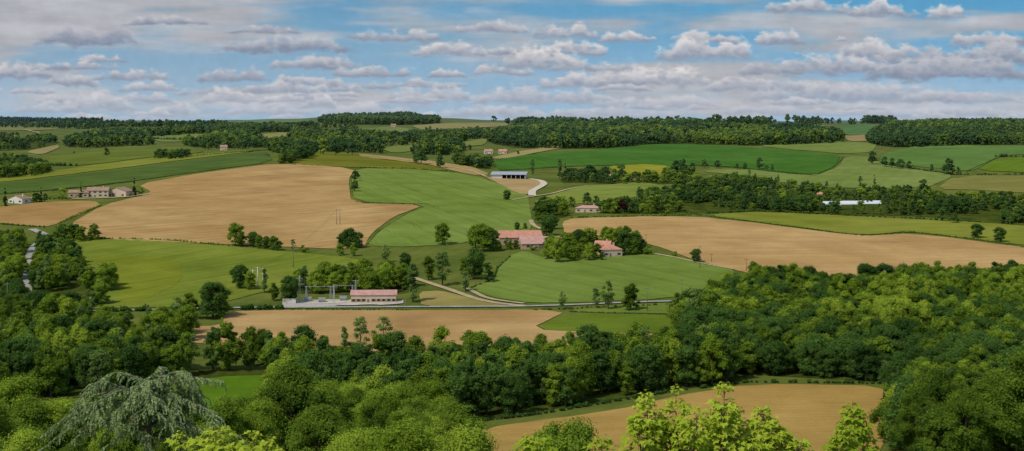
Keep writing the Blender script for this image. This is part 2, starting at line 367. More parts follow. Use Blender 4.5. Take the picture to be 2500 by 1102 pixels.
fields=[
('stubble_field',[(1150,1050),(1500,1003),(1650,968),(1830,938),(2175,943),(2160,1010),(2155,1102),(2110,1120),(1300,1120),(1165,1110)],SOIL2,80,5,.10,0,0,'bare tan field beside the riverside trees'),
('meadow',[(20,992),(400,960),(520,922),(675,918),(665,990),(620,1100),(300,1100),(20,1070)],((80,124,26),(98,142,38)),0,8,.1,0,3,'bright green meadow among trees'),
('ploughed_field',[(400,798),(540,798),(548,762),(700,758),(1050,759),(1392,757),(1290,806),(1500,814),(1650,818),(1650,860),(800,870),(400,830)],SOIL,88,5,.12,0,1,'bare ploughed field beside the road'),
('meadow',[(1390,765),(1670,772),(1670,817),(1500,813),(1297,806)],((86,118,34),(104,134,44)),70,8,.1,0,2,'green meadow bordering ploughed field'),
('meadow',[(1400,756),(1560,744),(1690,739),(1690,768),(1400,763)],((100,132,52),(118,146,62)),70,8,.1,0,1,'narrow strip of meadow beside the road'),
('stubble_field',[(1022,714),(1075,710),(1120,722),(1180,738),(1255,748),(1030,752)],((160,148,92),(180,160,104)),60,6,.1,0,1,'small dry grass plot between tracks'),
('wheat_field',[(1150,702),(1200,682),(1212,655),(1240,628),(1280,612),(1330,632),(1420,634),(1590,622),(1640,627),(1700,640),(1800,660),(1770,690),(1700,712),(1630,730),(1450,738),(1300,742),(1190,724)],((104,138,54),(122,154,70)),-35,9,.10,22,1,'smooth green wheat field by the farm'),
('wheat_field',[(160,590),(300,584),(560,602),(690,614),(870,632),(900,645),(860,665),(700,700),(600,725),(500,748),(150,757),(230,722),(290,690),(200,640)],((104,132,44),(126,150,58)),35,9,.12,26,1,'green and yellowish wheat field on a slope'),
('wheat_field',[(205,622),(440,632),(445,690),(350,735),(290,742),(290,690)],((108,132,38),(128,148,50)),35,6,.16,20,2,'slightly yellowish patch of barley with tractor tracks'),
('ploughed_field',[(165,552),(250,503),(375,472),(335,452),(480,425),(690,398),(868,412),(850,440),(858,497),(1040,501),(960,530),(905,572),(888,607),(800,609),(600,600),(225,584)],SOIL,52,12,.2,0,1,'large bare ploughed field on hillside'),
('ploughed_field',[(-120,515),(0,506),(130,493),(232,492),(246,503),(150,545),(108,556),(0,545),(-120,545)],((178,140,92),(196,158,110)),30,8,.14,0,1,'small bare field beside farm'),
('wheat_field',[(872,412),(1000,414),(1100,421),(1180,436),(1290,474),(1292,500),(1300,545),(1290,572),(1200,580),(1110,598),(1000,604),(895,602),(925,566),(985,528),(1046,501),(866,494),(858,440)],((108,142,58),(126,158,74)),-20,10,.10,24,1,'pale green wheat field on rounded slope'),
('wheat_field',[(-300,470),(10,449),(300,415),(650,368),(668,396),(480,422),(330,443),(130,465),(10,474),(-300,500)],((74,104,46),(90,120,56)),15,9,.16,0,2,'long dark green strip of crop'),
('wheat_field',[(-300,455),(0,438),(130,418),(360,386),(590,369),(640,367),(400,398),(10,446),(-300,468)],((116,138,46),(132,150,62)),15,9,.12,0,1,'light green strip of cereal'),
('wheat_field',[(110,404),(130,380),(250,362),(330,357),(480,364),(500,373),(370,383),(200,406)],((92,116,40),(110,134,54)),40,12,.14,0,1,'olive green hillside field'),
('wheat_field',[(690,402),(720,388),(762,375),(840,372),(900,386),(1040,403),(1105,419),(870,410)],((104,120,34),(120,132,46)),40,12,.14,0,1,'olive green field on the crest'),
('stubble_field',[(872,376),(960,384),(1050,394),(1150,407),(1200,428),(1150,428),(1040,401),(882,384)],((178,152,100),(192,166,116)),40,12,.1,0,2,'narrow strip of bare pale earth'),
('wheat_field',[(1195,395),(1290,377),(1400,370),(1640,350),(1850,361),(2052,378),(2040,406),(1990,428),(1800,409),(1700,402),(1640,411),(1560,404),(1400,406),(1220,417)],((64,114,36),(78,128,46)),-10,14,.14,0,1,'deep green field on far slope'),
('meadow',[(1838,357),(2000,344),(2142,350),(2130,372),(2060,377),(1960,368)],((112,142,62),(124,152,72)),20,14,.1,0,1,'pale green hillside meadow'),
('meadow',[(1700,420),(1800,412),(1990,431),(2050,408),(2062,384),(2130,384),(2150,402),(2250,417),(2335,428),(2255,463),(1950,457),(1850,432)],((110,140,64),(128,156,80)),20,14,.1,0,1,'rolling pale green meadow'),
('wheat_field',[(2152,378),(2250,354),(2600,358),(2600,372),(2440,381),(2380,416),(2340,417),(2150,398)],((88,130,56),(104,146,68)),60,20,.18,0,1,'mottled green crop field'),
('meadow',[(2378,418),(2440,388),(2600,384),(2600,426)],((92,128,30),(104,140,40)),30,14,.1,0,2,'bright green meadow with hedge'),
('stubble_field',[(2285,462),(2330,431),(2600,428),(2600,478),(2400,466)],((124,132,66),(146,144,84)),70,14,.2,0,1,'olive and tan stubble field'),
('wheat_field',[(1715,526),(1850,519),(2100,530),(2400,545),(2600,560),(2600,612),(2400,588),(2225,566),(2100,575),(1900,549)],((118,138,48),(134,152,62)),80,9,.14,0,2,'yellow green strip of cereal'),
('ploughed_field',[(1372,543),(1400,533),(1690,528),(1900,552),(2100,578),(2230,570),(2600,618),(2600,650),(2400,680),(2200,700),(2000,700),(1830,668),(1700,638),(1620,607),(1560,592),(1380,578)],((192,154,106),(212,174,126)),80,12,.12,0,1,'large bare ploughed field on gentle slope'),
('bare_earth',[(1180,433),(1290,437),(1322,441),(1320,455),(1298,476),(1265,474),(1210,446)],((178,146,104),(200,172,130)),60,14,.1,0,2,'bare earth around the hangar'),
('wheat_field',[(1300,493),(1340,477),(1420,457),(1560,445),(1640,457),(1560,482),(1430,497),(1330,503)],((116,144,58),(132,158,74)),60,14,.1,24,1,'green field beside gravel lane'),
('rape_field',[(1480,408),(1560,402),(1637,406),(1630,430),(1520,427)],((134,150,40),(150,162,52)),60,14,.1,0,2,'yellow green field of rapeseed'),
('stubble_field',[(1195,388),(1260,372),(1370,355),(1385,360),(1300,376),(1225,390)],((168,156,104),(182,164,116)),60,14,.1,0,2,'pale dry field below the wood'),
('stubble_field',[(1000,308),(1080,302),(1230,300),(1250,308),(1120,316),(1040,322)],((150,146,94),(176,158,106)),60,14,.1,0,2,'dry field on the ridge'),
('meadow',[(870,316),(960,311),(1015,318),(1000,330),(880,326)],((112,138,66),(128,150,80)),60,14,.1,0,2,'green field on the ridge'),
('wheat_field',[(2040,309),(2110,305),(2150,310),(2135,330),(2062,331)],((76,122,62),(94,138,74)),80,20,.3,0,2,'striped green vineyard field'),
('stubble_field',[(2055,333),(2125,330),(2135,345),(2075,347)],((168,146,104),(182,158,116)),80,14,.1,0,2,'bare earth plot on slope'),
('meadow',[(1780,311),(1990,303),(2030,309),(1900,318)],((104,136,60),(128,152,76)),80,14,.1,0,2,'light green field on the horizon'),
('meadow',[(-100,308),(110,311),(150,318),(-100,323)],((112,130,66),(136,146,84)),80,14,.1,0,2,'pale field on distant hill'),
('stubble_field',[(-50,332),(40,330),(60,345),(-50,350)],((166,140,98),(182,154,112)),80,14,.1,0,2,'bare distant field'),
('stubble_field',[(60,372),(140,354),(146,362),(100,380)],((160,146,98),(176,160,112)),80,14,.1,0,2,'dry field among hedges'),
('meadow',[(540,300),(620,293),(765,293),(740,305)],((96,132,58),(110,146,70)),80,14,.1,0,2,'green field on the horizon'),
('meadow',[(350,336),(500,326),(520,340),(400,350)],((108,136,60),(124,148,74)),80,14,.1,0,2,'small clearing in the woods'),
('meadow',[(930,364),(1010,350),(1040,366),(960,376)],((112,138,60),(128,150,74)),80,14,.1,0,2,'small clearing in the woods'),
('stubble_field',[(600,332),(700,322),(730,333),(640,343)],((150,150,86),(170,162,102)),80,14,.1,0,2,'pale dry clearing in the woods'),
('meadow',[(1110,345),(1190,338),(1185,354),(1130,360)],((112,138,60),(128,150,74)),80,14,.1,0,2,'small clearing in the woods'),
]
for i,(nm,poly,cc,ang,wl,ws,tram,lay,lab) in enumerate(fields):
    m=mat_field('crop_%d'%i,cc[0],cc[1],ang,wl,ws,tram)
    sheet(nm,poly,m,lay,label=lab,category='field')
# ---------------------------------------------------------------- woods (polygons in image pixels, projected onto the terrain)
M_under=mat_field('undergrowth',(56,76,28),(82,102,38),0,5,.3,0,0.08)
WOODS=[]
CLEAR=[world_poly(p,jit=0) for p in (
 [(20,985),(400,945),(520,905),(680,905),(668,985),(640,1130),(480,1170),(20,1150)],
 [(40,745),(45,700),(52,640),(66,600),(70,575),(60,560),(135,562),(150,584),(104,602),(88,640),(84,700),(90,745)],
 [(350,338),(500,326),(530,342),(400,362)],[(930,370),(1010,350),(1050,370),(960,388)],[(870,316),(960,311),(1015,318),(1000,336),(880,334)],[(1000,308),(1080,302),(1230,300),(1250,308),(1120,322),(1040,328)],
 [(600,334),(700,322),(740,338),(640,354)],[(1110,350),(1190,338),(1190,360),(1130,368)])]
def wood(lab,poly,sp,h0,h1,keys,floor=True,gap=0.0,seed=1,patch=45.):
    W=world_poly(poly,jit=0); xs=[p[0] for p in W]; ys=[p[1] for p in W]; rs=np.random.RandomState(seed)
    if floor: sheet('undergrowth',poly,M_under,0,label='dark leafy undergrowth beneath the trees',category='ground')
    gx,gy=np.meshgrid(np.arange(min(xs),max(xs),sp),np.arange(min(ys),max(ys),sp))
    gx=gx.ravel()+(rs.rand(gx.size)-.5)*sp*1.1; gy=gy.ravel()+(rs.rand(gy.size)-.5)*sp*1.1
    k=pip(gx,gy,W); gx=gx[k];gy=gy[k]
    for c in CLEAR:
        k=~pip(gx,gy,c); gx=gx[k];gy=gy[k]
    if gap>0:
        k=fbm(gx/40,gy/40,seed,2)>gap; gx=gx[k];gy=gy[k]
    u=CU+F*gx/gy; k=(u>-350)&(u<2850)&(gy<8600); gx=gx[k];gy=gy[k]
    z=ground(gx,gy); tt=np.clip(0.6*rs.rand(len(gx))+0.85*(fbm(gx/patch,gy/patch,seed+3,2)-.25),0,1); hh=h0+(h1-h0)*tt
    kn=np.clip((fbm(gx/patch/1.3,gy/patch/1.3,seed+9,2)-.2)/.6*len(keys)+rs.normal(size=len(gx))*len(keys)*.28,0,len(keys)-.01).astype(int)
    L=[(float(x),float(y),float(zz),float(h),keys[int(c)]) for x,y,zz,h,c in zip(gx,gy,z,hh,kn)]
    WOODS.append((lab,L))
NEAR=['n2','n6','n1','p0','n4','n0','n1','o0','n5','n3','n2','n4','n7','n6']; MID=['m2','m1','m4','m0','m3','m5']; FAR=['f1','f2','f4','f0','f3','f5']
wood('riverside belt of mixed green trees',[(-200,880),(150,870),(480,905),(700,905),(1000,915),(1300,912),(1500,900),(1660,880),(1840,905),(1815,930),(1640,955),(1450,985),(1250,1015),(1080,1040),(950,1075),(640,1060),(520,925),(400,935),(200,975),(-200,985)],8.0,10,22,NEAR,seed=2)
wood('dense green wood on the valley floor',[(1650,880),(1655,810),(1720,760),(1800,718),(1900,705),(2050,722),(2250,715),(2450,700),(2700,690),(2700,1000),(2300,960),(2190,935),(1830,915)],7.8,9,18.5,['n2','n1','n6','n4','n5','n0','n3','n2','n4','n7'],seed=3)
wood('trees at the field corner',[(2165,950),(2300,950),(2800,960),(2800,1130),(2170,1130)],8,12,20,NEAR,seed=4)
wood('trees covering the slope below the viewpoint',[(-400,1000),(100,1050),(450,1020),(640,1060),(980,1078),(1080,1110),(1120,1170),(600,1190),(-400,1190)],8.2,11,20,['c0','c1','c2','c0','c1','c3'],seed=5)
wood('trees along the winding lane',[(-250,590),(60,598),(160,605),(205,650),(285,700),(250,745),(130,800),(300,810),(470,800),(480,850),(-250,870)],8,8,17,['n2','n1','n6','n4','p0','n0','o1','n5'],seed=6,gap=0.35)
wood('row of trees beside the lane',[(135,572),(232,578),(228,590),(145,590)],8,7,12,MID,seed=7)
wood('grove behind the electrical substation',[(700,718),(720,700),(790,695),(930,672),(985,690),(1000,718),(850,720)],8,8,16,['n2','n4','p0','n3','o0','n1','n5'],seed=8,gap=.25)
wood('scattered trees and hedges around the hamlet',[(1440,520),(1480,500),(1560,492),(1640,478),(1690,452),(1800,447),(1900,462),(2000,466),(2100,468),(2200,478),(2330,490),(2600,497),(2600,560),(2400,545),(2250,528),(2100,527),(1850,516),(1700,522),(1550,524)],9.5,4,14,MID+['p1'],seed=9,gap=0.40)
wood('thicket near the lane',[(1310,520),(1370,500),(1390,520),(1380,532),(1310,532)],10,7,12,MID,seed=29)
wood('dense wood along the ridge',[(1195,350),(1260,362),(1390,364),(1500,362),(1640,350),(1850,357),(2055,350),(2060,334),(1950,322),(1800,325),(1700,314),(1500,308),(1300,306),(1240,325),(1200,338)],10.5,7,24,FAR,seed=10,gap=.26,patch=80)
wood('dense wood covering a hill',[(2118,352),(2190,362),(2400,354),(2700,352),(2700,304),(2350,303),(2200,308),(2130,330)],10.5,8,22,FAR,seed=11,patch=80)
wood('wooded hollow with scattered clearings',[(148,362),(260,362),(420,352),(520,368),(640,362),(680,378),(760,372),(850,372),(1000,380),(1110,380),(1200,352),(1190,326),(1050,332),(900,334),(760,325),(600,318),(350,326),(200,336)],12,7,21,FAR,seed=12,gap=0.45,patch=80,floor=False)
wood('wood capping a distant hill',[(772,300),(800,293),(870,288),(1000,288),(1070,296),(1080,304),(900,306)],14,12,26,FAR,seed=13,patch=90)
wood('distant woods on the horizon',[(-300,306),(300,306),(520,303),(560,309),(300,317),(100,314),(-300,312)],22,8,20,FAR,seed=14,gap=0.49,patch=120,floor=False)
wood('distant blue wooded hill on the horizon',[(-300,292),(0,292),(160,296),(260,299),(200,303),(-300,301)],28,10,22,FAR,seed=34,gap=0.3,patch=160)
wood('distant woods on the horizon',[(1160,302),(1240,301),(1640,303),(1780,303),(2140,301),(2200,304),(1800,308),(1300,305)],20,10,28,FAR,seed=15,gap=0.48,patch=120,floor=False)
wood('distant woods on the horizon',[(540,306),(640,310),(800,308),(1000,326),(880,330),(560,322),(470,312)],14,8,17,FAR,seed=16,gap=0.52,floor=False)
wood('clumps of trees around fields',[(-250,395),(60,398),(120,410),(115,428),(0,437),(-250,440)],11,7,15,MID,seed=17,gap=0.33)
wood('clumps of trees around fields',[(-250,330),(120,338),(150,350),(60,368),(-250,372)],13,7,15,FAR,seed=18,gap=0.5)
wood('clumps of trees around fields',[(368,388),(400,378),(470,382),(440,390)],10,7,12,MID,seed=19)
wood('clumps of trees around fields',[(670,408),(690,392),(740,378),(770,380),(700,402)],9,9,14,MID,seed=20)
wood('clumps of trees around fields',[(1360,448),(1400,420),(1480,425),(1480,440),(1600,440),(1640,425),(1690,430),(1700,445),(1600,452),(1450,448)],11,5,14,MID,seed=21,gap=0.38)
wood('clumps of trees around fields',[(1105,398),(1200,400),(1195,415),(1120,405)],10,9,15,MID,seed=22)
wood('clumps of trees around farmhouse',[(1320,632),(1340,610),(1400,598),(1440,598),(1456,610),(1448,628),(1400,636)],10,8,14,['n1','n2','n4','n5','n3','n7'],seed=23,floor=False)
wood('clumps of trees around farmhouse',[(1400,590),(1450,587),(1560,594),(1560,610),(1530,608),(1470,600),(1410,598)],10,8,14,['n2','n1','n6','n5'],seed=24,floor=False)
ISO=[(575,600,56,'n1'),(588,603,38,'n0'),(617,603,38,'n2'),(632,607,34,'n1'),(650,610,34,'n2'),(668,612,36,'n1'),(680,613,26,'n2'),(715,613,30,'o0'),(740,617,18,'s1'),(835,603,34,'n2'),(855,606,50,'n2'),(872,606,40,'n2'),(830,624,30,'n1'),(862,626,34,'n0'),
(1080,598,54,'n1'),(1160,606,62,'n4'),(1180,614,68,'n1'),(1202,614,54,'n2'),(1218,614,28,'n0'),(1262,562,20,'n2'),(1282,560,16,'n1'),(940,641,46,'o1'),(988,660,44,'n2'),(1046,684,60,'n3'),(1080,698,84,'o0'),(1008,738,96,'p1'),(1000,700,50,'n2'),(1158,682,78,'n2'),(1140,675,50,'n1'),(1192,690,52,'n6'),(1137,712,52,'o1'),
(1237,489,25,'n2'),(1335,576,52,'n2'),(1322,545,48,'n1'),(1350,560,36,'n2'),(1360,515,36,'m0'),(1340,512,28,'m1'),(1700,641,34,'n2'),(1372,753,44,'o1'),(1455,754,52,'o0'),(1485,756,74,'o1'),(1540,758,66,'n1'),(1655,764,50,'n0'),(1692,822,118,'p0'),(1668,812,80,'n4'),(1640,770,30,'s1'),
(520,778,92,'n2'),(540,770,60,'n1'),(505,760,50,'n2'),(460,780,65,'n0'),(585,705,60,'n2'),(610,708,45,'n1'),(645,715,60,'p0'),(670,735,45,'n0'),(705,742,70,'n2'),(2385,582,36,'n2'),(2440,592,38,'n2'),(2255,472,34,'m2'),(2100,463,34,'p1'),(2135,462,36,'y0'),(2315,427,40,'m2'),(2275,419,18,'m1'),(2340,427,20,'m0'),(2130,402,32,'m2'),
(2160,408,26,'m1'),(2178,410,24,'m2'),(2198,413,26,'m4'),(2220,415,22,'m1'),(2300,700,28,'n2'),(1300,428,40,'p1'),(1366,437,50,'p0'),(1380,437,40,'y1'),(1440,443,42,'m4'),(1518,441,40,'m2'),(1500,438,26,'m1'),(1650,427,36,'m1'),(1668,428,40,'m2'),(1690,425,28,'m1'),(1720,411,22,'m2'),(1752,411,20,'m1'),(1800,413,14,'m1'),(1818,413,16,'m2'),(1855,414,30,'m1'),(1872,415,12,'m4'),(1885,416,14,'m1'),
(1028,402,38,'m2'),(1015,398,22,'m1'),(1075,411,32,'m1'),(866,443,26,'m1'),(872,436,18,'m2'),(864,468,26,'m2'),(870,460,18,'m1'),(1205,298,16,'f1'),(1160,408,30,'m1'),(1265,378,10,'m0'),
(198,482,38,'y0'),(328,480,48,'y1'),(12,504,48,'y1'),(100,494,38,'y0'),(88,494,24,'n2'),(110,494,22,'m1'),(152,487,28,'m5'),(345,474,14,'s1'),(1525,622,58,'n2'),(1548,622,40,'n1'),(1508,612,44,'y0'),(1492,606,50,'n5'),(1412,606,46,'n2'),(1440,600,46,'y1'),(1455,602,42,'y0'),(1360,642,62,'n7'),(1340,632,46,'n5'),(1440,636,44,'n5'),(1395,638,38,'n1'),(1455,630,36,'n1'),(1468,636,22,'n0'),(1566,618,36,'n2'),(1582,622,24,'s1'),(1648,628,14,'s1'),(1620,430,18,'m0'),(1260,608,22,'n1'),(1245,610,26,'n0'),(1238,608,30,'o1'),(1300,612,16,'s1'),
(1434,500,30,'m2'),(1455,500,22,'m1'),(1396,506,26,'m0'),(1522,520,34,'r0'),(1500,522,30,'m5'),(1545,522,30,'m1'),(1560,505,50,'p0'),(1580,505,44,'p1'),(1470,520,28,'m1'),(1780,470,30,'m1'),(1830,440,28,'p1'),(1900,455,28,'p0'),(1960,520,46,'m1'),(2300,540,30,'m1'),(2330,545,26,'m2'),(2165,955,78,'o0'),(485,350,20,'f2'),
(2048,508,9,'m2'),(2110,510,10,'m1'),(2165,506,22,'m2'),(1985,508,22,'m1'),
(260,380,20,'m0'),(180,376,6,'s0'),(690,400,40,'m1'),(720,393,40,'m2'),(745,388,36,'m4'),(760,384,30,'m1'),(820,380,44,'m1'),(860,380,32,'m2'),(790,378,40,'m5'),(1930,700,50,'n1'),(2110,690,48,'n2'),(2470,690,56,'n2'),(1840,690,52,'n1'),
(880,872,100,'o0'),(935,872,104,'o1'),(740,885,92,'n2'),(610,905,110,'n3'),(560,905,120,'n0'),(520,905,112,'n6'),(640,890,86,'n1'),(690,880,70,'n0'),(790,878,62,'n4'),(840,880,84,'p0'),(1010,876,60,'n6'),(1150,880,74,'n1'),(1260,882,60,'n3'),(1320,884,72,'n4'),(1375,884,64,'p1'),(1450,880,60,'n0'),(1540,876,64,'n2'),(1600,872,60,'n1'),
(1050,345,38,'p0'),(1040,350,40,'p1'),(1065,352,36,'p0'),(1100,360,34,'p1')]
NAMES={'n':'broadleaf_tree','m':'broadleaf_tree','f':'broadleaf_tree','c':'broadleaf_tree','p':'poplar_tree','y':'cypress_tree','o':'open_crowned_tree','r':'copper_tree','s':'shrub'}
CATS={'p':'poplar','y':'cypress','s':'shrub'}
DESC={'n':['rounded dark green oak at a field edge','spreading mid green broadleaf tree in the valley','dense dark green tree with a full crown','mid green tree with uneven crown','leafy green tree among others','yellowish green broadleaf tree in full leaf','tall dark green tree with ragged crown','bright yellow green tree in full leaf'],
 'p':['tall narrow grey green poplar']*2,'y':['slim dark cypress beside the houses']*2,'o':['thin open tree with gaps in its crown']*2,'r':['copper leaved round tree near the hamlet'],'s':['low rounded green bush on the grass']*3,
 'c':['large full crowned green tree on the near slope','large uneven green tree on the near slope','yellow green leafy tree on the near slope','bright young leaved tree on the near slope']}
DESC['m']=DESC['n'];DESC['f']=DESC['n']
def plant(x,y,z,h,key,group,parts=True,rs=R):
    P=PROTO[key]; s=h/P['H']; w=s*rs.uniform(0.9,1.15); k=key[0]; a=rs.uniform(0,6.28)
    lab=DESC[k][int(key[1])]
    if parts:
        e=obj(NAMES[k],None,None,(x,y,z),a,(w,w,s),label=lab,category=CATS.get(k,'tree'),group=group); e.empty_display_size=0.5
        obj('trunk',P['trunk'],e); obj('crown',P['crown'],e)
    else:
        obj(NAMES[k],P['both'],None,(x,y,z),a,(w,w,s),label=lab,category=CATS.get(k,'tree'),group=group)
cnt=0
for (u,v,hp,key) in ISO:
    x,y=inv(u,v); z=float(ground(x,y)); h=hp/F*y
    plant(x,y,z,h,key,'single trees and clumps between the fields',parts=y<1150); cnt+=NAMES[key[0]]=='broadleaf_tree'
cand=[]
for wi,(lab,L) in enumerate(WOODS):
    for ti,t in enumerate(L):
        if t[4][0] in 'ncmf': 
            u=CU+F*t[0]/t[1]; vt=HV+(CZ-t[2]-t[3])/t[1]*F
            if -20<u<2520 and vt<1095: cand.append((t[3]/t[1],wi,ti))
cand.sort(reverse=True); pick=set((a,b) for _,a,b in cand[:max(0,276-cnt)])
def protocol(name,keys):
    c=bpy.data.collections.new(name)
    for i,k in enumerate(keys):
        o=bpy.data.objects.new('tree_%02d'%i,PROTO[k]['both']); c.objects.link(o)
    return c
ng=bpy.data.node_groups
def woodgroup(keys,nm):
    g=ng.new(nm,'GeometryNodeTree'); g.interface.new_socket('Geometry',in_out='INPUT',socket_type='NodeSocketGeometry'); g.interface.new_socket('Geometry',in_out='OUTPUT',socket_type='NodeSocketGeometry')
    N=g.nodes; gi=N.new('NodeGroupInput'); go=N.new('NodeGroupOutput'); ip=N.new('GeometryNodeInstanceOnPoints'); ci=N.new('GeometryNodeCollectionInfo')
    ci.inputs[0].default_value=protocol(nm,keys); ci.inputs[1].default_value=True; ci.inputs[2].default_value=True
    g.links.new(gi.outputs[0],ip.inputs['Points']); g.links.new(ci.outputs[0],ip.inputs['Instance']); ip.inputs['Pick Instance'].default_value=True
    for at,ty,so in (('var','INT','Instance Index'),('rot','FLOAT_VECTOR','Rotation'),('scl','FLOAT_VECTOR','Scale')):
        a=N.new('GeometryNodeInputNamedAttribute'); a.data_type=ty; a.inputs[0].default_value=at
        o=[q for q in a.outputs if q.enabled and q.name=='Attribute'][0]; g.links.new(o,ip.inputs[so])
    g.links.new(ip.outputs[0],go.inputs[0]); return g
ALLK=sorted(PROTO); WG=woodgroup(ALLK,'wood_trees')
tot=0
for wi,(lab,L) in enumerate(WOODS):
    rest=[]
    for ti,t in enumerate(L):
        if (wi,ti) in pick: plant(*t,group='trees of the valley woods',parts=True)
        else: rest.append(t)
    if not rest: continue
    tot+=len(rest)
    me=bpy.data.meshes.new('woodland'); me.vertices.add(len(rest)); me.vertices.foreach_set('co',np.array([(t[0],t[1],t[2]) for t in rest],np.float32).ravel())
    rs=np.random.RandomState(wi); n=len(rest)
    a=me.attributes.new('var','INT','POINT'); a.data.foreach_set('value',np.array([ALLK.index(t[4]) for t in rest],np.int32))
    a=me.attributes.new('rot','FLOAT_VECTOR','POINT'); rr=np.zeros((n,3),np.float32); rr[:,2]=rs.rand(n)*6.28; a.data.foreach_set('vector',rr.ravel())
    s=np.array([t[3]/PROTO[t[4]]['H'] for t in rest]); w=s**.75*rs.uniform(0.85,1.2,n)
    a=me.attributes.new('scl','FLOAT_VECTOR','POINT'); a.data.foreach_set('vector',np.stack([w,w*rs.uniform(.85,1.15,n),s],1).astype(np.float32).ravel())
    o=obj('woodland',me,kind='stuff',label=lab,category='woodland'); md=o.modifiers.new('trees','NODES'); md.node_group=WG
print('instanced trees',tot,'picked',len(pick))
# ---------------------------------------------------------------- hedges
def hedge(pts,hm,mat,lab,seed=0,gap=0.0):
    P=[inv(*p) for p in densify(pts,8,False,0)]; c=[];r=[];rs=np.random.RandomState(seed)
    for i in range(len(P)-1):
        L=math.dist(P[i],P[i+1]); k=max(1,int(L/(hm*0.6)))
        for j in range(k):
            t=(j+rs.rand())/k; x=P[i][0]+(P[i+1][0]-P[i][0])*t; y=P[i][1]+(P[i+1][1]-P[i][1])*t
            if rs.rand()<gap: continue
            rr=hm*0.5*(0.5+0.9*rs.rand()); c.append((x+rs.normal()*hm*.15,y+rs.normal()*hm*.15,float(ground(x,y))+rr*0.75)); r.append(rr)
    if not c: return
    V,Fc,ti=foliage(c,r,26,hm*0.3,rs,0.85)
    obj('hedge',build_mesh('hedge',V,Fc,[mat],tint=ti),label=lab,category='hedge',group='hedges between the fields')
HG=[([(232,583),(400,587),(560,601)],1.5),([(862,494),(950,498),(1046,500)],1.0),([(1045,501),(985,528),(925,566),(893,602)],0.6),([(140,548),(190,525),(246,503)],1.4),([(110,556),(0,548)],1.4),
([(10,475),(130,466),(330,444)],1.4),([(690,400),(868,411)],1.2),([(868,411),(1000,413),(1110,422)],2.0),([(1695,525),(1900,550),(2100,577),(2230,568),(2420,590),(2500,606)],1.2),([(1395,532),(1690,526)],2.0),
([(1720,523),(1850,516),(2100,528),(2400,545)],2.4),([(1690,405),(1800,411),(1990,430)],2.0),([(1790,660),(1700,640),(1640,627)],0.8),([(1385,762),(1660,770)],0.8),([(1640,745),(1450,753),(1300,759)],1.6),
([(400,388),(590,372),(650,367)],2.0),([(2150,400),(2250,417),(2335,428),(2500,427)],2.6),([(2060,384),(2040,406),(1990,430)],0.8),([(2360,420),(2440,384),(2500,382)],1.5),([(160,766),(400,758),(690,756)],3.0),([(1080,1040),(1300,1015),(1480,985),(1640,958),(1830,934),(2160,938)],1.6),
([(900,640),(870,632),(690,614)],0.8),([(2430,384),(2500,384)],5),([(1560,403),(1400,407),(1220,418)],1.5),([(545,762),(540,798)],1.2),([(1150,704),(1205,684),(1215,655),(1245,628)],1.2),([(125,405),(190,406)],4),([(20,490),(165,486)],2.5),([(700,758),(1000,758)],1.0),([(1740,500),(1800,498),(1900,505)],3),([(1000,322),(1130,318),(1190,324)],6),([(330,340),(520,345)],6),([(590,342),(740,340)],6)]
for i,(p,h) in enumerate(HG): hedge(p,h,M_leafd if i%3 else M_leaf,'low green hedge line dividing two fields' if h>1.3 else 'rough grassy margin along a field edge',i,0.25)
# ---------------------------------------------------------------- roads
M_road=mat_plain('road_asphalt',(168,164,150),0.9,0.2,0.2); M_gravel=mat_plain('gravel_track',(214,200,172),0.95,0.18,0.2); M_dirt=mat_plain('dirt_track',(184,164,118),0.95,0.25,0.15)
def road(pts,w,mat,lab,name='road',lay=4):
    P=[inv(*p) for p in densify(chaikin(chaikin(pts,False),False),12,False,0)]
    P=np.array(P); d=np.concatenate([[0],np.cumsum(np.hypot(*np.diff(P,axis=0).T))]); n=max(6,int(d[-1]/4)); s=np.linspace(0,d[-1],n)
    X=np.interp(s,d,P[:,0]);Y=np.interp(s,d,P[:,1])
    k=np.ones(5)/5; 
    if n>12: 
        X2=np.convolve(np.pad(X,2,mode='edge'),k,'valid');Y2=np.convolve(np.pad(Y,2,mode='edge'),k,'valid'); X,Y=X2,Y2
    tx=np.gradient(X);ty=np.gradient(Y);L=np.hypot(tx,ty)+1e-9; nx=-ty/L;ny=tx/L; V=[]
    for o in (-.5,-.17,.17,.5):
        x=X+nx*w*o;y=Y+ny*w*o; V.append(np.stack([x,y,ground(x,y)+0.10+y*0.00018+lay*(0.03+y*0.00006)+(0.03 if abs(o)<.3 else 0)],1))
    V=np.stack(V,1).reshape(-1,3); i=np.arange(n-1)[:,None]*4+np.arange(3)[None,:]
    q=np.stack([i,i+1,i+5,i+4],-1).reshape(-1,4)[:,::-1]
    obj(name,build_mesh(name,V,[q],[mat],smoothf=True),kind='structure',label=lab,category='road')
road([(-200,770),(150,762),(300,760),(550,753),(850,752),(1290,750),(1450,744),(1560,739),(1690,736)],3.6,M_road,'pale country road along the valley')
road([(930,652),(965,666),(1040,690),(1110,713),(1170,735),(1240,746),(1290,749)],4.0,M_dirt,'pale dirt track climbing from the road','path')
road([(1130,700),(1160,716),(1190,732),(1290,744)],3,M_dirt,'dirt track around the wheat field','path')
road([(1287,438),(1320,442),(1330,450),(1318,458),(1298,468),(1300,480)],7,M_gravel,'white gravel drive to the hangar','path')
road([(1245,491),(1300,481),(1345,475),(1400,460),(1440,455)],3,M_dirt,'pale gravel lane','path')
road([(1296,538),(1298,548),(1310,557),(1325,562)],3.5,M_dirt,'gravel lane by the farm','path')
road([(75,560),(100,570),(122,580),(98,592),(82,605),(72,632),(66,670),(66,700),(60,740)],6,M_road,'grey lane winding up the hill')
road([(1590,620),(1640,628),(1700,642),(1800,661)],3.0,M_dirt,'pale path at field edge','path')
road([(168,487),(230,486),(320,482),(368,474)],5,M_dirt,'farm track','path')
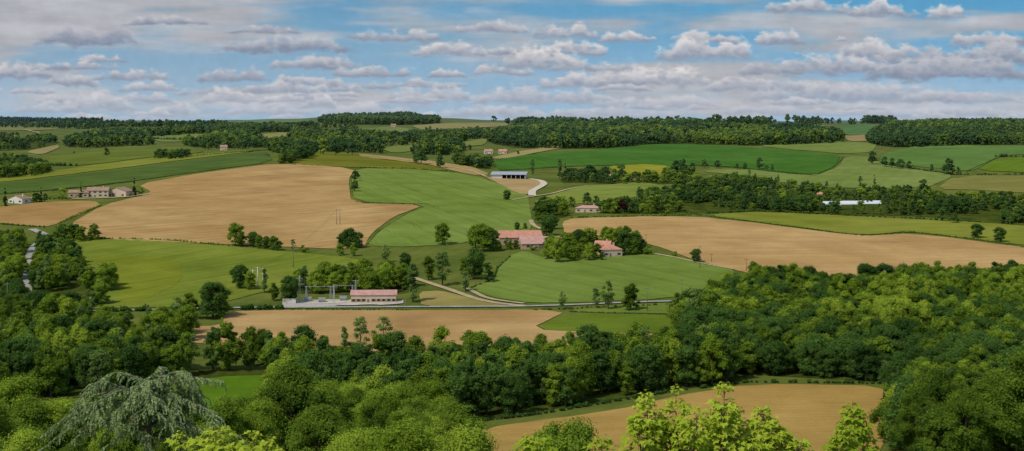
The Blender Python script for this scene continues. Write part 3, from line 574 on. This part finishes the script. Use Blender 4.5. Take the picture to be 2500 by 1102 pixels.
road([(880,381),(960,388),(1050,400),(1150,418),(1190,434)],4,M_dirt,'pale lane over the hill','path')
road([(-100,350),(60,340),(100,326),(60,318)],6,M_dirt,'distant pale lane','path')
# ---------------------------------------------------------------- buildings
M_wall=mat_plain('render_wall_beige',(212,190,160),0.9,0.12,0.6); M_wallw=mat_plain('render_wall_white',(228,220,206),0.9,0.06,0.6); M_stone=mat_plain('stone_wall',(190,164,130),0.95,0.25,0.8)
M_tile=mat_tile('roman_tiles_orange',(212,150,122)); M_tilep=mat_tile('roman_tiles_pink',(206,160,144)); M_tileb=mat_tile('roman_tiles_brown',(172,142,114)); M_steelroof=mat_plain('metal_roof_blue_grey',(168,176,184),0.7,0.08,0.3)
M_glass=mat_plain('dark_window_glass',(38,44,50),0.2,0.1); M_wood=mat_plain('painted_shutter',(120,110,98),0.7,0.15); M_dark=mat_plain('dark_interior',(60,58,54),0.9,0.2); M_white=mat_plain('white_plastic',(222,230,234),0.6,0.1); M_conc=mat_plain('concrete',(208,202,190),0.9,0.1); M_steel=mat_plain('galvanised_steel',(204,206,208),0.5,0.08); M_insul=mat_plain('brown_insulator',(96,70,60),0.4,0.1)
def house(name,lab,cat,u,v,w,d,h,rh,ang,wall,roof,nwin=3,door=True,chim=True,storeys=1,gable='x',big=False):
    x,y=inv(u,v); z=float(ground(x,y)); e=obj(name,None,None,(x,y+d*0.5,z),math.radians(ang),label=lab,category=cat)
    mb=MB(); a=w/2;b=d/2
    mb.face([(-a,-b,-2),(a,-b,-2),(a,-b,h),(-a,-b,h)]); mb.face([(a,b,-2),(-a,b,-2),(-a,b,h),(a,b,h)])
    mb.face([(a,-b,-2),(a,b,-2),(a,b,h),(a,0,h+rh),(a,-b,h)] if gable=='x' else [(a,-b,-2),(a,b,-2),(a,b,h),(a,-b,h)])
    mb.face([(-a,b,-2),(-a,-b,-2),(-a,-b,h),(-a,0,h+rh),(-a,b,h)] if gable=='x' else [(-a,b,-2),(-a,-b,-2),(-a,-b,h),(-a,b,h)])
    if gable=='y':
        mb.face([(-a,-b,h),(a,-b,h),(0,-b,h+rh)]); mb.face([(a,b,h),(-a,b,h),(0,b,h+rh)])
    obj('wall',mb.mesh('wall',wall),e)
    mb=MB(); o=0.45;t=0.22
    def slab(p):
        q=[(c[0],c[1],c[2]+t) for c in p]; n=len(mb.v); mb.v+=p+q
        mb.f+=[(n+3,n+2,n+1,n),(n+4,n+5,n+6,n+7),(n,n+1,n+5,n+4),(n+1,n+2,n+6,n+5),(n+2,n+3,n+7,n+6),(n+3,n,n+4,n+7)]
    if gable=='x':
        s=rh/b; slab([(-a-o,-b-o,h-o*s+.02),(a+o,-b-o,h-o*s+.02),(a+o,0,h+rh+.02),(-a-o,0,h+rh+.02)]); slab([(a+o,b+o,h-o*s+.02),(-a-o,b+o,h-o*s+.02),(-a-o,0.001,h+rh+.02),(a+o,0.001,h+rh+.02)])
    elif gable=='y':
        s=rh/a; slab([(-a-o,b+o,h-o*s+.02),(-a-o,-b-o,h-o*s+.02),(0,-b-o,h+rh+.02),(0,b+o,h+rh+.02)]); slab([(a+o,-b-o,h-o*s+.02),(a+o,b+o,h-o*s+.02),(0.001,b+o,h+rh+.02),(0.001,-b-o,h+rh+.02)])
    else:
        r=a-b if a>b else 0.01; A=[(-a-o,-b-o,h),(a+o,-b-o,h),(a+o,b+o,h),(-a-o,b+o,h)]; B=[(-r,0,h+rh),(r,0,h+rh)]
        mb.face([A[0],A[1],B[1],B[0]]); mb.face([A[1],A[2],B[1]]); mb.face([A[2],A[3],B[0],B[1]]); mb.face([A[3],A[0],B[0]]); mb.face(A[::-1])
    rf=obj('roof',mb.mesh('roof',roof),e)
    if chim:
        mb=MB(); cx=w*0.22; mb.box(cx-.45,cx+.45,0.3,1.1,h+rh-0.8,h+rh+1.1); mb.box(cx-.55,cx+.55,0.2,1.2,h+rh+1.1,h+rh+1.25); obj('chimney',mb.mesh('chimney',wall),rf)
    if door:
        mb=MB(); dw,dh=(3.2,3.2) if big else (1.1,2.2); dx=-w*0.12; mb.box(dx-dw/2,dx+dw/2,-b-.06,-b+.05,0,dh); obj('door',mb.mesh('door',M_wood),e)
    mw=MB(); mw.box(-.55,.55,-.05,.05,0,1.3); wm=mw.mesh('window',M_glass)
    mf=MB(); mf.box(-1.15,-.6,-.08,.05,-.05,1.35); mf.box(.6,1.15,-.08,.05,-.05,1.35); fm=mf.mesh('shutter',M_wood)
    for s in range(storeys):
        for i in range(nwin):
            wx=-a+w*(i+.5)/nwin
            if door and s==0 and abs(wx+w*0.12)<(2.6 if big else 1.9): continue
            q=obj('window',wm,e,(wx,-b,1.0+s*2.8)); obj('shutter',fm,q)
    for sgn in (1,-1):
        if h>2.6 and d>6:
            q=obj('window',wm,e,(sgn*a,0,1.1),math.pi/2); obj('shutter',fm,q)
    return e
house('barn','long barn with orange pink tiled roof','barn',1268,597,29,17,4.6,4.0,8,M_stone,M_tile,4,True,False,big=True)
house('barn','long low barn with pink tiled roof','barn',1330,607,34,18,3.2,4.0,10,M_stone,M_tilep,4,True,False,big=True)
house('farm_shed','small grey shed with pink roof','shed',1372,604,14,10,3.0,2.2,-18,M_wall,M_tilep,2,True,False)
house('farm_shed','open sided lean to with pink roof','shed',1296,604,12,6,2.6,1.4,10,M_stone,M_tilep,2,True,False)
house('farmhouse','beige house with orange tiled hip roof','house',1490,627,13,10,4.4,2.8,18,M_wall,M_tile,3,True,True,1,'hip')
house('farm_annex','low annex with orange tiled roof','house',1474,618,10,8,5,2.4,-15,M_wall,M_tile,2,False,True)
house('bungalow','beige bungalow with pale tiled roof','house',1437,519,20,10,3.4,2.0,-6,M_wall,M_tilep,4,True,True,1,'hip')
house('farmhouse','beige stone farmhouse with brown tiled roof','house',236,482,18,11,5.8,2.6,8,M_wall,M_tileb,4,True,True,2)
house('barn','beige barn with broad gable end and brown roof','barn',288,481,19,14,4.8,3.2,-14,M_wall,M_tileb,3,True,False,1,'y',True)
house('farm_shed','long low farm building with tiled roof','shed',190,482,17,9,4.0,2.0,6,M_stone,M_tileb,3,True,False)
house('cottage','white cottage with brown roof','house',42,497,14,10,3.8,2.6,-20,M_wallw,M_tileb,3,True,True,1,'y')
house('farm_shed','small white shed beside the cottage','shed',62,495,8,6,2.8,1.4,10,M_wallw,M_tileb,1,True,False)
house('cottage','small house with red tiled roof','house',1487,442,9,8,4,2,12,M_wall,M_tile,2,True,True)
house('cottage','small pink roofed house among trees','house',1552,441,12,8,3,2,-8,M_wall,M_tilep,3,True,True)
house('cottage','house with orange roof among trees','house',2010,488,13,10,4.4,2.4,8,M_wall,M_tile,3,True,True,1,'hip')
house('cottage','small beige house hidden in trees','house',1888,473,8,8,4,2,8,M_wall,M_tilep,2,True,True)
house('cottage','pale house on the slope','house',1192,376,12,9,4,2.4,8,M_wallw,M_tile,3,True,True)
house('cottage','pale house on the slope','house',1228,376,12,9,4,2.4,-8,M_wall,M_tile,3,True,True)
house('country_house','large pale house with orange roof on wooded ridge','house',2295,308,22,12,14,4,8,M_wall,M_tile,4,True,True,2,'hip')
house('cottage','pale house on wooded ridge','house',2255,316,14,12,8,3.5,8,M_wallw,M_tile,3,True,True,2,'hip')
house('cottage','house with red roof in the woods','house',425,330,11,8,7,3,8,M_wall,M_tileb,3,True,True,2)
house('cottage','small distant white country house','house',960,311,12,9,5,3,8,M_wall,M_tileb,3,True,False,1)
house('cottage','small distant beige country house','house',545,368,10,9,5,3,8,M_wall,M_tileb,2,True,True)
def hangar(u,v,w,d,h):
    x,y=inv(u,v); z=float(ground(x,y)); e=obj('farm_hangar',None,None,(x,y+d/2,z+.3),math.radians(-6),label='open fronted farm hangar with blue grey metal roof',category='hangar')
    a=w/2;b=d/2; mb=MB(); mb.box(-a,a,b-.2,b,-1,h+1.2); mb.box(-a,-a+.2,-b,b-.21,-1,h); mb.box(a-.2,a,-b,b-.21,-1,h); mb.box(-a+.21,-a+11,-b+.3,-b+.5,-1,h-.02); obj('wall',mb.mesh('wall',M_conc),e)
    mb=MB(); n=len(mb.v); 
    P=[(-a-1,-b-1,h),(a+1,-b-1,h),(a+1,b+.6,h+2.6),(-a-1,b+.6,h+2.6)]; Q=[(p[0],p[1],p[2]+.25) for p in P]; mb.v+=P+Q; mb.f+=[(3,2,1,0),(4,5,6,7),(0,1,5,4),(1,2,6,5),(2,3,7,6),(3,0,4,7)]
    obj('roof',mb.mesh('roof',M_steelroof),e)
    pm=MB(); pm.box(-.2,.2,-.2,.2,-1,h-.02); pm=pm.mesh('post',M_steel)
    for i in range(6): obj('post',pm,e,(-a+11.3+(w-12)*i/5,-b+.1,0))
    mb=MB(); mb.box(-a+.3,a-.3,b-.6,b-.3,-.5,h); obj('shade_panel',mb.mesh('back',M_dark),e)  # dark panel standing in for the shade inside the open front
hangar(1243,438,36,14,4.4)
x,y=inv(2078,500)
for i in range(3):
    z=float(ground(x-18+i*18,y)); e=obj('greenhouse',None,None,(x-18+i*18,y+i*3,z),math.radians(2),label='long white plastic greenhouse beside the trees',category='greenhouse',group='white greenhouses')
    mb=MB(); pr=[(-4+8*t,3.2*math.sin(math.pi*t)**0.6) for t in [j/12 for j in range(13)]]
    for j in range(12): mb.face([(-8.8,pr[j][0],pr[j][1]),(8.8,pr[j][0],pr[j][1]),(8.8,pr[j+1][0],pr[j+1][1]),(-8.8,pr[j+1][0],pr[j+1][1])])
    obj('cover',mb.mesh('cover',M_white,True),e)
    mb=MB()
    for xx in (-8.81,8.81): mb.face([(xx,p[0],p[1]) for p in pr])
    obj('end_wall',mb.mesh('end',M_white),e)
# ---------------------------------------------------------------- substation
M_yard=mat_plain('substation_yard',(196,184,160),0.95,0.2,0.2)
sheet('substation_yard',[(690,749),(985,746),(985,733),(695,735)],M_yard,5,label='pale gravel and concrete yard of the substation',category='yard')
x0,y0=inv(911,741); sc=y0/F
e=house('substation_building','long beige flat building with pink tiled roof','building',911,741,110*sc,9,4.4,1.9,3,M_wall,M_tilep,9,True,False)
def boxthing(name,lab,cat,u,v,w,d,h,mat,extra=True):
    x,y=inv(u,v); z=float(ground(x,y)); e=obj(name,None,None,(x,y,z),math.radians(3),label=lab,category=cat)
    mb=MB(); mb.box(-w/2,w/2,-d/2,d/2,-.5,h); mb.box(-w/2-.1,w/2+.1,-d/2-.1,d/2+.1,h+.002,h+.15); obj('tank' if extra else 'wall',mb.mesh('body',mat),e)
    if extra:
        bm=MB(); bm.tube([(0,0,h+.1),(0,0,h+1.3)],[.14,.08],6); bm=bm.mesh('bushing',M_insul)
        for i in (-1,0,1): obj('bushing',bm,e,(i*w*.3,0,0))
        fm=MB()
        for i in range(7): fm.box(-w/2+.1+i*(w-.2)/7,-w/2+.1+i*(w-.2)/7+.1,-d/2-.6,-d/2-.002,.4,h*.8)
        obj('radiator',fm.mesh('radiator',M_steel),e)
M_trf=mat_plain('transformer_grey',(178,182,176),0.6,0.1)
for (u,v) in ((752,738),(786,740),(838,736)): boxthing('transformer','grey power transformer with bushings in the yard','transformer',u,v,3.6,2.2,2.6,M_trf)
for (u,v,w,h) in ((706,744,7,3.0),(768,748.5,32,1.5)): boxthing('yard_wall','low pale concrete wall of the substation','wall',u,v,w,.4,h,M_wallw,False)
def gantry(u,v,h,arms,lab,two=0):
    x,y=inv(u,v); z=float(ground(x,y)); e=obj('power_gantry',None,None,(x,y,z),0,label=lab,category='electric pylon',group='steel masts of the substation')
    def mast(px):
        mb=MB(); w0=.5;w1=.2
        for sx in (-1,1):
            for sy in (-1,1): mb.tube([(px+sx*w0,sy*w0,-.5),(px+sx*w1,sy*w1,h)],.07,4)
        n=int(h/1.6)
        for i in range(n):
            za=h*i/n;zb=h*(i+1)/n; wa=w0+(w1-w0)*i/n; wb=w0+(w1-w0)*(i+1)/n
            for sy in (-1,1): mb.tube([(px-wa,sy*wa,za),(px+wb,sy*wb,zb)],.03,3); mb.tube([(px+wa,sy*wa,za),(px-wb,sy*wb,zb)],.03,3)
        obj('mast',mb.mesh('mast',M_steel),e)
    mast(0)
    if two: mast(two)
    for (za,w) in arms:
        mb=MB(); x1=w if not two else two+1; xa=-w if not two else -1
        mb.box(xa,x1,-.1,.1,za,za+.11); obj('crossarm',mb.mesh('arm',M_steel),e)
        im=MB(); im.tube([(0,0,0),(0,0,-.3),(0,0,-.9)],[.08,.12,.06],6); im=im.mesh('insulator',M_insul)
        for t in (0.05,.35,.65,.95): obj('insulator',im,e,(xa+(x1-xa)*t,0,za))
    return x,y,z
G1=gantry(731,738,14.0,[(12.5,1.8),(9.5,2.6)],'tall steel lattice mast with crossarms')
G2=gantry(815,746,10.5,[(9.5,2.0)],'steel lattice mast with insulators')
G3=gantry(868,727,9.5,[(9,1.8)],'steel lattice mast beside the building')
G4=gantry(748,728,6.5,[(6.2,1)],'steel portal frame carrying busbars',two=13)
G5=gantry(815,726,6.5,[(6.2,1)],'steel portal frame carrying busbars',two=10)
def pole(u,v,hp,lab,mat,r=.16,arm=1.2,grp='utility poles'):
    x,y=inv(u,v); z=float(ground(x,y)); h=hp/F*y; e=obj('utility_pole',None,None,(x,y,z),0,label=lab,category='utility pole',group=grp)
    mb=MB(); mb.tube([(0,0,-1),(0,0,h)],[r*1.3,r*.7],8); obj('post',mb.mesh('post',mat,True),e)
    mb=MB(); mb.box(-arm,arm,-.1,.1,h-.6,h-.42); obj('crossarm',mb.mesh('arm',mat),e)
    return Vector((x,y,z+h-.4))
M_pole=mat_plain('weathered_pole',(120,108,94),0.9,0.15)
pA=[pole(u,v,hp,'white concrete pylon carrying power lines',M_conc,.34,1.8,'concrete pylons') for u,v,hp in ((617,702,44),(629,702,50),(642,703,48))]
pH=[pole(822,549,38,'wooden post of a twin electricity pylon',M_pole,.2,.9),pole(830,549,38,'wooden post of a twin electricity pylon',M_pole,.2,.9)]
pB=[pole(u,v,hp,'slender wooden electricity pole in a field',M_pole,.17) for u,v,hp in ((1577,598,26),(1709,655,55),(1822,662,30),(716,655,62),(1665,722,40),(1580,760,58),(18,770,80),(966,355,18),(1737,640,20))]
mb=MB()
def wire(a,b,sag=2.0,r=.03):
    pts=[(a[0]+(b[0]-a[0])*t,a[1]+(b[1]-a[1])*t,a[2]+(b[2]-a[2])*t-sag*4*t*(1-t)) for t in [i/10 for i in range(11)]]; mb.tube(pts,r,3)
top=lambda g,h:Vector((g[0],g[1],g[2]+h))
for o in (-1.4,0,1.4):
    off=Vector((o,0,0)); wire(top(G1,12.4)+off,top(G2,9.4)+off,.8); wire(top(G2,9.4)+off,top(G3,8.9)+off,.6); wire(pA[1]+off,top(G1,12.4)+off,1.5); wire(pH[0]+off*.5,pA[1]+off,5)
obj('power_line',mb.mesh('power_line',M_dark),label='thin dark power lines strung between masts',category='power line')
P=[inv(*p) for p in densify([(688,751),(988,748),(990,734)],20,False,0)]
mb=MB()
for i,p in enumerate(P):
    z=float(ground(*p)); mb.tube([(p[0],p[1],z-.3),(p[0],p[1],z+1.7)],.035,4)
fe=obj('fence',None,None,(0,0,0),0,label='low wire fence around the substation yard',category='fence'); obj('posts',mb.mesh('posts',M_conc),fe,kind='stuff')
mb=MB()
for hh in (.5,1.1,1.65): mb.tube([(p[0],p[1],float(ground(*p))+hh) for p in P],.01,3)
obj('wire',mb.mesh('wire',M_steel),fe)
# ---------------------------------------------------------------- weeping cedar on the near slope
def cedar(u,Y,vtop,Rm):
    x=(u-CU)/F*Y; z=float(ground(x,Y)); H=CZ-(vtop-HV)/F*Y-z; rs=np.random.RandomState(15)
    e=obj('weeping_cedar_tree',None,None,(x,Y,z),0,label='weeping cedar with arching drooping grey green branches',category='cedar tree')
    mb=MB(); mb.tube([(0,0,-.5),(0.1,0,H*.4),(-.1,0,H*.7),(.3,0,H*.84)],[.4,.3,.2,.06],8)
    tuft_p=[];tuft_d=[]
    N=40
    for i in range(N):
        a=i*2.399+rs.rand()*.8; tier=i/float(N)
        zs=H-1.7-4.4*tier*(.4+.6*rs.rand()); L=Rm*(.45+.85*rs.rand()*(.5+.5*tier)); rise=.4+1.35*rs.rand(); dr=(.8+1.9*rs.rand())
        if math.cos(a)<-.3: L*=1.12; dr*=1.25
        pts=[]
        for j in range(15):
            s=j/14; r=L*s; zz=zs+rise*math.sin(min(1,s*1.5)*math.pi*.5)-dr*max(0,s-.35)**1.7*1.9+.15*math.sin(s*9+i)
            aa=a+0.6*(s**2)*(1 if i%2 else -1)
            pts.append(np.array((math.cos(aa)*r,math.sin(aa)*r,min(zz,H+.1))))
        mb.tube([tuple(p) for p in pts],[.09*(1-.85*j/14) for j in range(15)],5)
        for j in range(2,15):
            for side in range(6):
                o=pts[j]+(pts[j-1]-pts[j])*rs.rand(); d=pts[j]-pts[j-1]; d/=np.linalg.norm(d); n=np.array((-d[1],d[0],0)); n/=np.linalg.norm(n)+1e-9
                lat=(rs.rand()-.5)*2.4; Ls=.3+1.2*rs.rand()*(.6+.4*math.sin(j*2.1+i)); K=int(Ls/.06); p=o.copy()
                for q in range(K):
                    s=q/K; st=(n*lat*(1-s)*1.2+d*.9*(1-s)+np.array((0,0,-1))*(-.15+1.15*s)); st/=np.linalg.norm(st); p=p+st*.06
                    tuft_p.append(p+rs.normal(size=3)*.014); tuft_d.append(st+rs.normal(size=3)*.25)
    obj('trunk',mb.mesh('cedar_trunk',M_bark,True),e)
    P=np.array(tuft_p);D=np.array(tuft_d); D/=np.linalg.norm(D,axis=1)[:,None]; n=len(P); Vs=[];
    for k in range(2):
        sd=np.cross(D,rs.normal(size=(n,3))); sd/=np.linalg.norm(sd,axis=1)[:,None]
        w=.036+.036*rs.rand(n)[:,None]; Ln=.075
        Vs.append(np.stack([P-D*Ln,P-sd*w,P+D*Ln,P+sd*w],1))
    V=np.concatenate(Vs).reshape(-1,3); ti=np.repeat(np.clip(rs.rand(2*n)*.5+.5*np.tile((P[:,2]-P[:,2].min())/(np.ptp(P[:,2])),2),0,1),4)
    obj('crown',build_mesh('cedar_crown',V,[np.arange(len(V)).reshape(-1,4)],[M_cedar],tint=ti),e)
    print('cedar tufts',n)
cedar(368,88,882,5.7)
# ---------------------------------------------------------------- young maples just below the viewpoint
LEAF=np.array([(0,0),(.12,.1),(.42,.02),(.33,.22),(.5,.48),(.24,.46),(.14,.58),(0,1.0),(-.14,.58),(-.24,.46),(-.5,.48),(-.33,.22),(-.42,.02),(-.12,.1)])
def maple(Y,shoots,lab,seed):
    rs=np.random.RandomState(seed); us=[s[0] for s in shoots]; uc=sum(us)/len(us); X=(uc-CU)/F*Y; z=float(ground(X,Y))
    e=obj('young_maple_tree',None,None,(X,Y,z),0,label=lab,category='maple tree',group='leafy shoots below the viewpoint')
    mb=MB(); LV=[];LT=[]
    mb.tube([(0,0,-.3),(0.03,0,1.0)],[.05,.035],6)
    for (u,v,L) in shoots:
        yy=(rs.rand()-.5)*1.0; tx=(u-CU)/F*(Y+yy)-X; tz=CZ-(v-HV)/F*(Y+yy)-z
        base=np.array((tx*.55,yy*.5,max(.9,tz-L-.6))); mb.tube([(0,0,.9),tuple(base),(tx*.97,yy,tz-L*.6),(tx,yy,tz)],[.035,.028,.014,.004],5)
        n=int(L*250); lean=rs.normal(size=2)*.1
        whorl=rs.rand(int(L*11))
        for i in range(n):
            s=whorl[rs.randint(len(whorl))]+rs.normal()*.025; s=min(1,max(0,s)); s=s**.9; zz=tz-L*s; cx=tx+lean[0]*s
            spread=(.03+.36*s**.7)*(.35+.75*rs.rand())
            a=rs.rand()*6.28; p=np.array((cx+math.cos(a)*spread,yy+math.sin(a)*spread,zz+.08+spread*.35+rs.normal()*.03))
            if rs.rand()<.2: mb.tube([(cx,yy,zz-.05),tuple(p)],.003,3)
            o=np.array((math.cos(a),math.sin(a),-.45+rs.normal()*.35)); o/=np.linalg.norm(o)
            nn=np.array((math.cos(a)*.4,math.sin(a)*.4-.3,1))+rs.normal(size=3)*.35; sd=np.cross(o,nn); sd/=np.linalg.norm(sd); nn=np.cross(sd,o)
            sz=(.075+.08*rs.rand())*(.5+.6*min(1,s*3))
            fold=np.abs(LEAF[:,0])*.35
            LV.append(p+sz*(LEAF[:,0:1]*sd+LEAF[:,1:2]*o+fold[:,None]*nn)); LT+=[min(1,max(0,rs.rand()*.6+.5*(1-s)))]*14
    V=np.concatenate(LV)
    obj('trunk',mb.mesh('stems',M_bark),e); obj('crown',build_mesh('maple_leaves',V,[np.arange(len(V)).reshape(-1,14)],[M_maple],tint=LT),e)
maple(25,[(1578,968,1.3),(1600,1020,1.1),(1650,955,1.5),(1690,1040,1),(1768,938,1.6),(1735,1000,1.2),(1802,1010,1.2),(1865,998,1.2),(1905,1055,.9),(1950,1075,.8),(1625,1040,1),(1560,1050,.8),(1835,1060,.8),(1770,1050,.8),(1700,1010,1),(1885,1035,.9)],'bright yellow green maple shoots with lobed leaves',1)
maple(27,[(2082,980,1.3),(2060,1045,1),(2108,1050,.9)],'single maple shoot with yellow green leaves',2)
maple(24,[(1470,1082,.6),(1310,1070,.6),(1290,1085,.6)],'maple shoot tips with young leaves',3)
maple(24,[(440,1075,.6),(520,1042,.8),(560,1068,.7),(620,1066,.7),(655,1085,.5),(500,1080,.5)],'yellow green maple shoots with lobed leaves',4)
for (u,Y,vt,h,key) in ((712,300,888,22,'c1'),(905,170,1045,14,'c2'),(985,165,1030,14,'c3'),(1060,175,1042,14,'c2'),(1140,160,1040,13,'c3'),(850,185,1060,14,'c3'),(1390,140,1025,12,'c0'),(1340,150,1050,12,'c1'),(780,260,990,20,'c1'),(40,330,920,20,'c2'),(-60,250,950,20,'c0'),(2290,380,900,20,'c1'),(2420,380,905,20,'c0'),(2520,360,850,24,'c0'),(2230,380,960,17,'c0'),(2360,350,950,20,'c1'),(930,330,950,18,'c3'),(1040,400,930,15,'c2'),(60,180,1050,16,'c3'),(180,200,1085,16,'c1')):
    x=(u-CU)/F*Y; z=float(ground(x,Y)); h=CZ-(vt-HV)/F*Y-z; plant(x,Y,z,h,key,'trees on the slope below the viewpoint')
# ---------------------------------------------------------------- sky dome with cloud field
su=np.concatenate([np.arange(-1500,-60,12.),np.arange(-60,2560,2.6),np.arange(2560,4000,12.)]); sv=np.concatenate([np.arange(-500,-10,8.),np.arange(-10,345,2.0)])
U,Vv=np.meshgrid(su,sv,indexing='ij')
g=sst(-60,300,Vv)[...,None]; r=sst(-200,2300,U)[...,None]
top=np.array((110,153,184))*(1-r)+np.array((86,155,198))*r; bot=np.array((158,182,202))*(1-r)+np.array((154,186,212))*r
C=top*(1-g)+bot*g
ve=fbm(U/420,Vv/60,21,5,.5); mk=sst(1500,200,U)*sst(170,20,Vv)*0.38+sst(120,-30,Vv)*0.07+0.0
al=sst(.48,.74,ve+mk)[...,None]*.85
vc=np.array((188,183,186))+(fbm(U/140,Vv/24,23,4)[...,None]-.5)*50
C=C*(1-al)+vc*al
b=fbm(U/320,Vv/24,31,5,.55); al=(sst(.46,.76,b+.04*r[...,0])*sst(150,275,Vv)*.55)[...,None]
C=C*(1-al)+(np.array((184,194,208)))*al
CL=[(210,104,230,50,.15),(400,60,200,22,.4),(60,192,135,38,.55),(180,168,190,28,.6),(180,208,115,34,.6),(330,192,190,30,.6),(250,150,120,18,.7),(700,122,310,42,.3),(640,80,180,22,.4),(960,96,210,36,.6),(770,166,220,36,.55),(570,198,170,36,.3),(750,204,160,32,.5),(910,184,190,34,.6),(1090,186,90,22,.6),(1100,136,185,34,.75),(1230,132,90,22,.7),(1385,90,150,42,.85),(1200,78,170,26,.7),(1530,102,125,28,.8),(1230,180,140,30,.8),(1320,160,180,52,.95),(1400,132,150,34,.85),
(1720,144,225,58,.95),(1720,102,165,28,.7),(1900,104,118,38,.85),(2150,36,155,42,.8),(1980,28,200,34,.75),(2310,43,95,30,.85),(2050,100,24,10,.7),(1620,203,220,66,1.0),(1450,172,210,40,.8),(1400,214,170,36,.7),(1540,205,150,30,.7),(2020,178,420,46,.55),(2350,150,420,64,.5),(2330,190,420,52,.25),(2130,140,160,44,.8),(2420,110,200,34,.6),(1850,218,260,36,.6),(2100,244,520,40,.5),(2350,250,300,34,.45),(1330,252,330,40,.6),(1050,248,230,36,.7),(1040,212,190,24,.55),(560,250,140,32,.75),(360,248,150,24,.65),(240,268,170,40,.7),(130,275,160,26,.6),(700,248,90,24,.8),(782,262,90,30,.8),(430,282,100,34,.7),(80,228,100,18,.6),(360,222,140,22,.6),(700,225,200,26,.5),(490,232,110,22,.55),(860,215,180,24,.5),(650,280,200,26,.6),(900,280,220,26,.6),(1200,285,260,28,.6),(1600,262,300,34,.6),(1500,285,300,24,.55),(1900,280,350,28,.5),(2300,285,380,26,.5),(300,295,220,22,.55)]
for i in range(46):
    CL.append((NR.uniform(-1200,-80) if i%2 else NR.uniform(2600,3700),NR.uniform(20,285),NR.uniform(90,300),NR.uniform(20,55),NR.uniform(.3,.9)))
for i in range(26):
    vb=NR.uniform(215,296); CL.append((NR.uniform(-100,2600),vb,NR.uniform(70,170)*(1.3-(vb-200)/180),NR.uniform(12,22),NR.uniform(.5,.85)))
CL.sort(key=lambda c:c[1])
for ci,(uc,vb,w,h,br) in enumerate(CL):
    w*=1.08; h*=1.1
    i0,i1=np.searchsorted(su,(uc-w*.85,uc+w*.85)); j0,j1=np.searchsorted(sv,(vb-h*1.8,vb+h*.8))
    if i1-i0<2 or j1-j0<2: continue
    uu=U[i0:i1,j0:j1]; v2=Vv[i0:i1,j0:j1]
    wx=(fbm(uu/36,v2/18,ci+50,3)-.5)*34; e=(uu+wx-uc)/(w*.52); t=(vb-v2)/h+(fbm(uu/60,uu*0,ci+61,2)-.5)*.3
    prof=np.sqrt(np.clip(1-np.abs(e)**2.2,0,1))*(.35+1.0*fbm(uu/(w*.2)+ci,uu*0,ci+9,3))
    bil=1-np.abs(2*fbm(uu/30,v2/17,ci+70,4,.5)-1)*1.7
    n=fbm(uu/26,v2/12,ci+90,4,.55)-.5
    dn=np.minimum((prof-t)*1.2+n*.7+(bil-.6)*.32,(t+.18)*2.0+n*.9)
    dn=np.where(np.abs(e)<1.25,dn,-1)
    a=sst(-.02,.5,dn)*sst(1.2,.75,np.abs(e))*.95
    s=np.clip((t/np.maximum(prof,.25))*1.2-.04+(bil-.55)*.34+(fbm((uu+5)/20,(v2+4)/11,ci+33,3)-.5)*.3,0,1)
    s=s*(.5+.5*br)+.22*br*(1-s)
    lo=np.array((124,136,158));hi=np.array((232,225,222))
    cc=lo*(1-s[...,None])+hi*s[...,None]
    hzv=(sst(150,300,v2)*.48)[...,None]; cc=cc*(1-hzv)+np.array((190,197,210))*hzv
    a=a[...,None]*(1-hzv*.32); C[i0:i1,j0:j1]=C[i0:i1,j0:j1]*(1-a)+cc*a
C=np.clip(C,0,250)
RD=30000.
D=np.stack([(U-CU)/F,np.ones_like(U),-(Vv-HV)/F],-1); D/=np.linalg.norm(D,axis=-1,keepdims=True); SVt=(D*RD+np.array((0,0,CZ))).reshape(-1,3)
M_sky=bpy.data.materials.new('sky_with_clouds'); nt=NT(M_sky); at=nt.n('ShaderNodeAttribute',attribute_name='cloud').outputs['Color']
ns=nt.noise(nt.pos(),0.004,5,.6); vv=nt.mr(ns,0.3,0.7,0.95,1.03); sc_=nt.n('ShaderNodeVectorMath',operation='SCALE'); nt.l(at,sc_.inputs[0]); nt.l(vv,sc_.inputs['Scale'])
em=nt.n('ShaderNodeEmission'); nt.l(sc_.outputs[0],em.inputs[0]); out(nt,em.outputs[0])
sm=grid_mesh('sky',SVt,len(su),len(sv),M_sky); ca=np.ones((U.size,4),np.float32); ca[:,:3]=linn(C.reshape(-1,3)); a=sm.attributes.new('cloud','FLOAT_COLOR','POINT'); a.data.foreach_set('color',ca.ravel())
obj('sky',sm,kind='structure',label='blue sky filled with rows of cumulus clouds',category='sky')
# ---------------------------------------------------------------- world, sun, camera
w=bpy.data.worlds.new('World'); scene.world=w; w.use_nodes=True; nt=w.node_tree; bg=nt.nodes['Background']; sk=nt.nodes.new('ShaderNodeTexSky'); sk.sky_type='NISHITA'; sk.sun_disc=False
EL=math.radians(52); AZ=math.radians(-135)
sk.sun_elevation=EL; sk.sun_rotation=AZ; nt.links.new(sk.outputs[0],bg.inputs[0]); bg.inputs[1].default_value=0.14
sl=bpy.data.lights.new('sun','SUN'); sl.energy=2.8; sl.angle=math.radians(.8); sl.color=(1,.94,.83); so=bpy.data.objects.new('sun',sl); COL.objects.link(so)
sd=Vector((math.sin(AZ)*math.cos(EL),math.cos(AZ)*math.cos(EL),math.sin(EL))); so.rotation_euler=sd.to_track_quat('Z','Y').to_euler()
cam=bpy.data.cameras.new('camera'); cam.sensor_width=36; cam.lens=36*F/2500; cam.shift_y=(HV-551)/2500; cam.clip_end=80000; cam.clip_start=.5
co=bpy.data.objects.new('camera',cam); COL.objects.link(co); co.location=(0,0,CZ); co.rotation_euler=(math.pi/2,0,0); scene.camera=co
scene.view_settings.view_transform='Standard'; scene.view_settings.look='None'
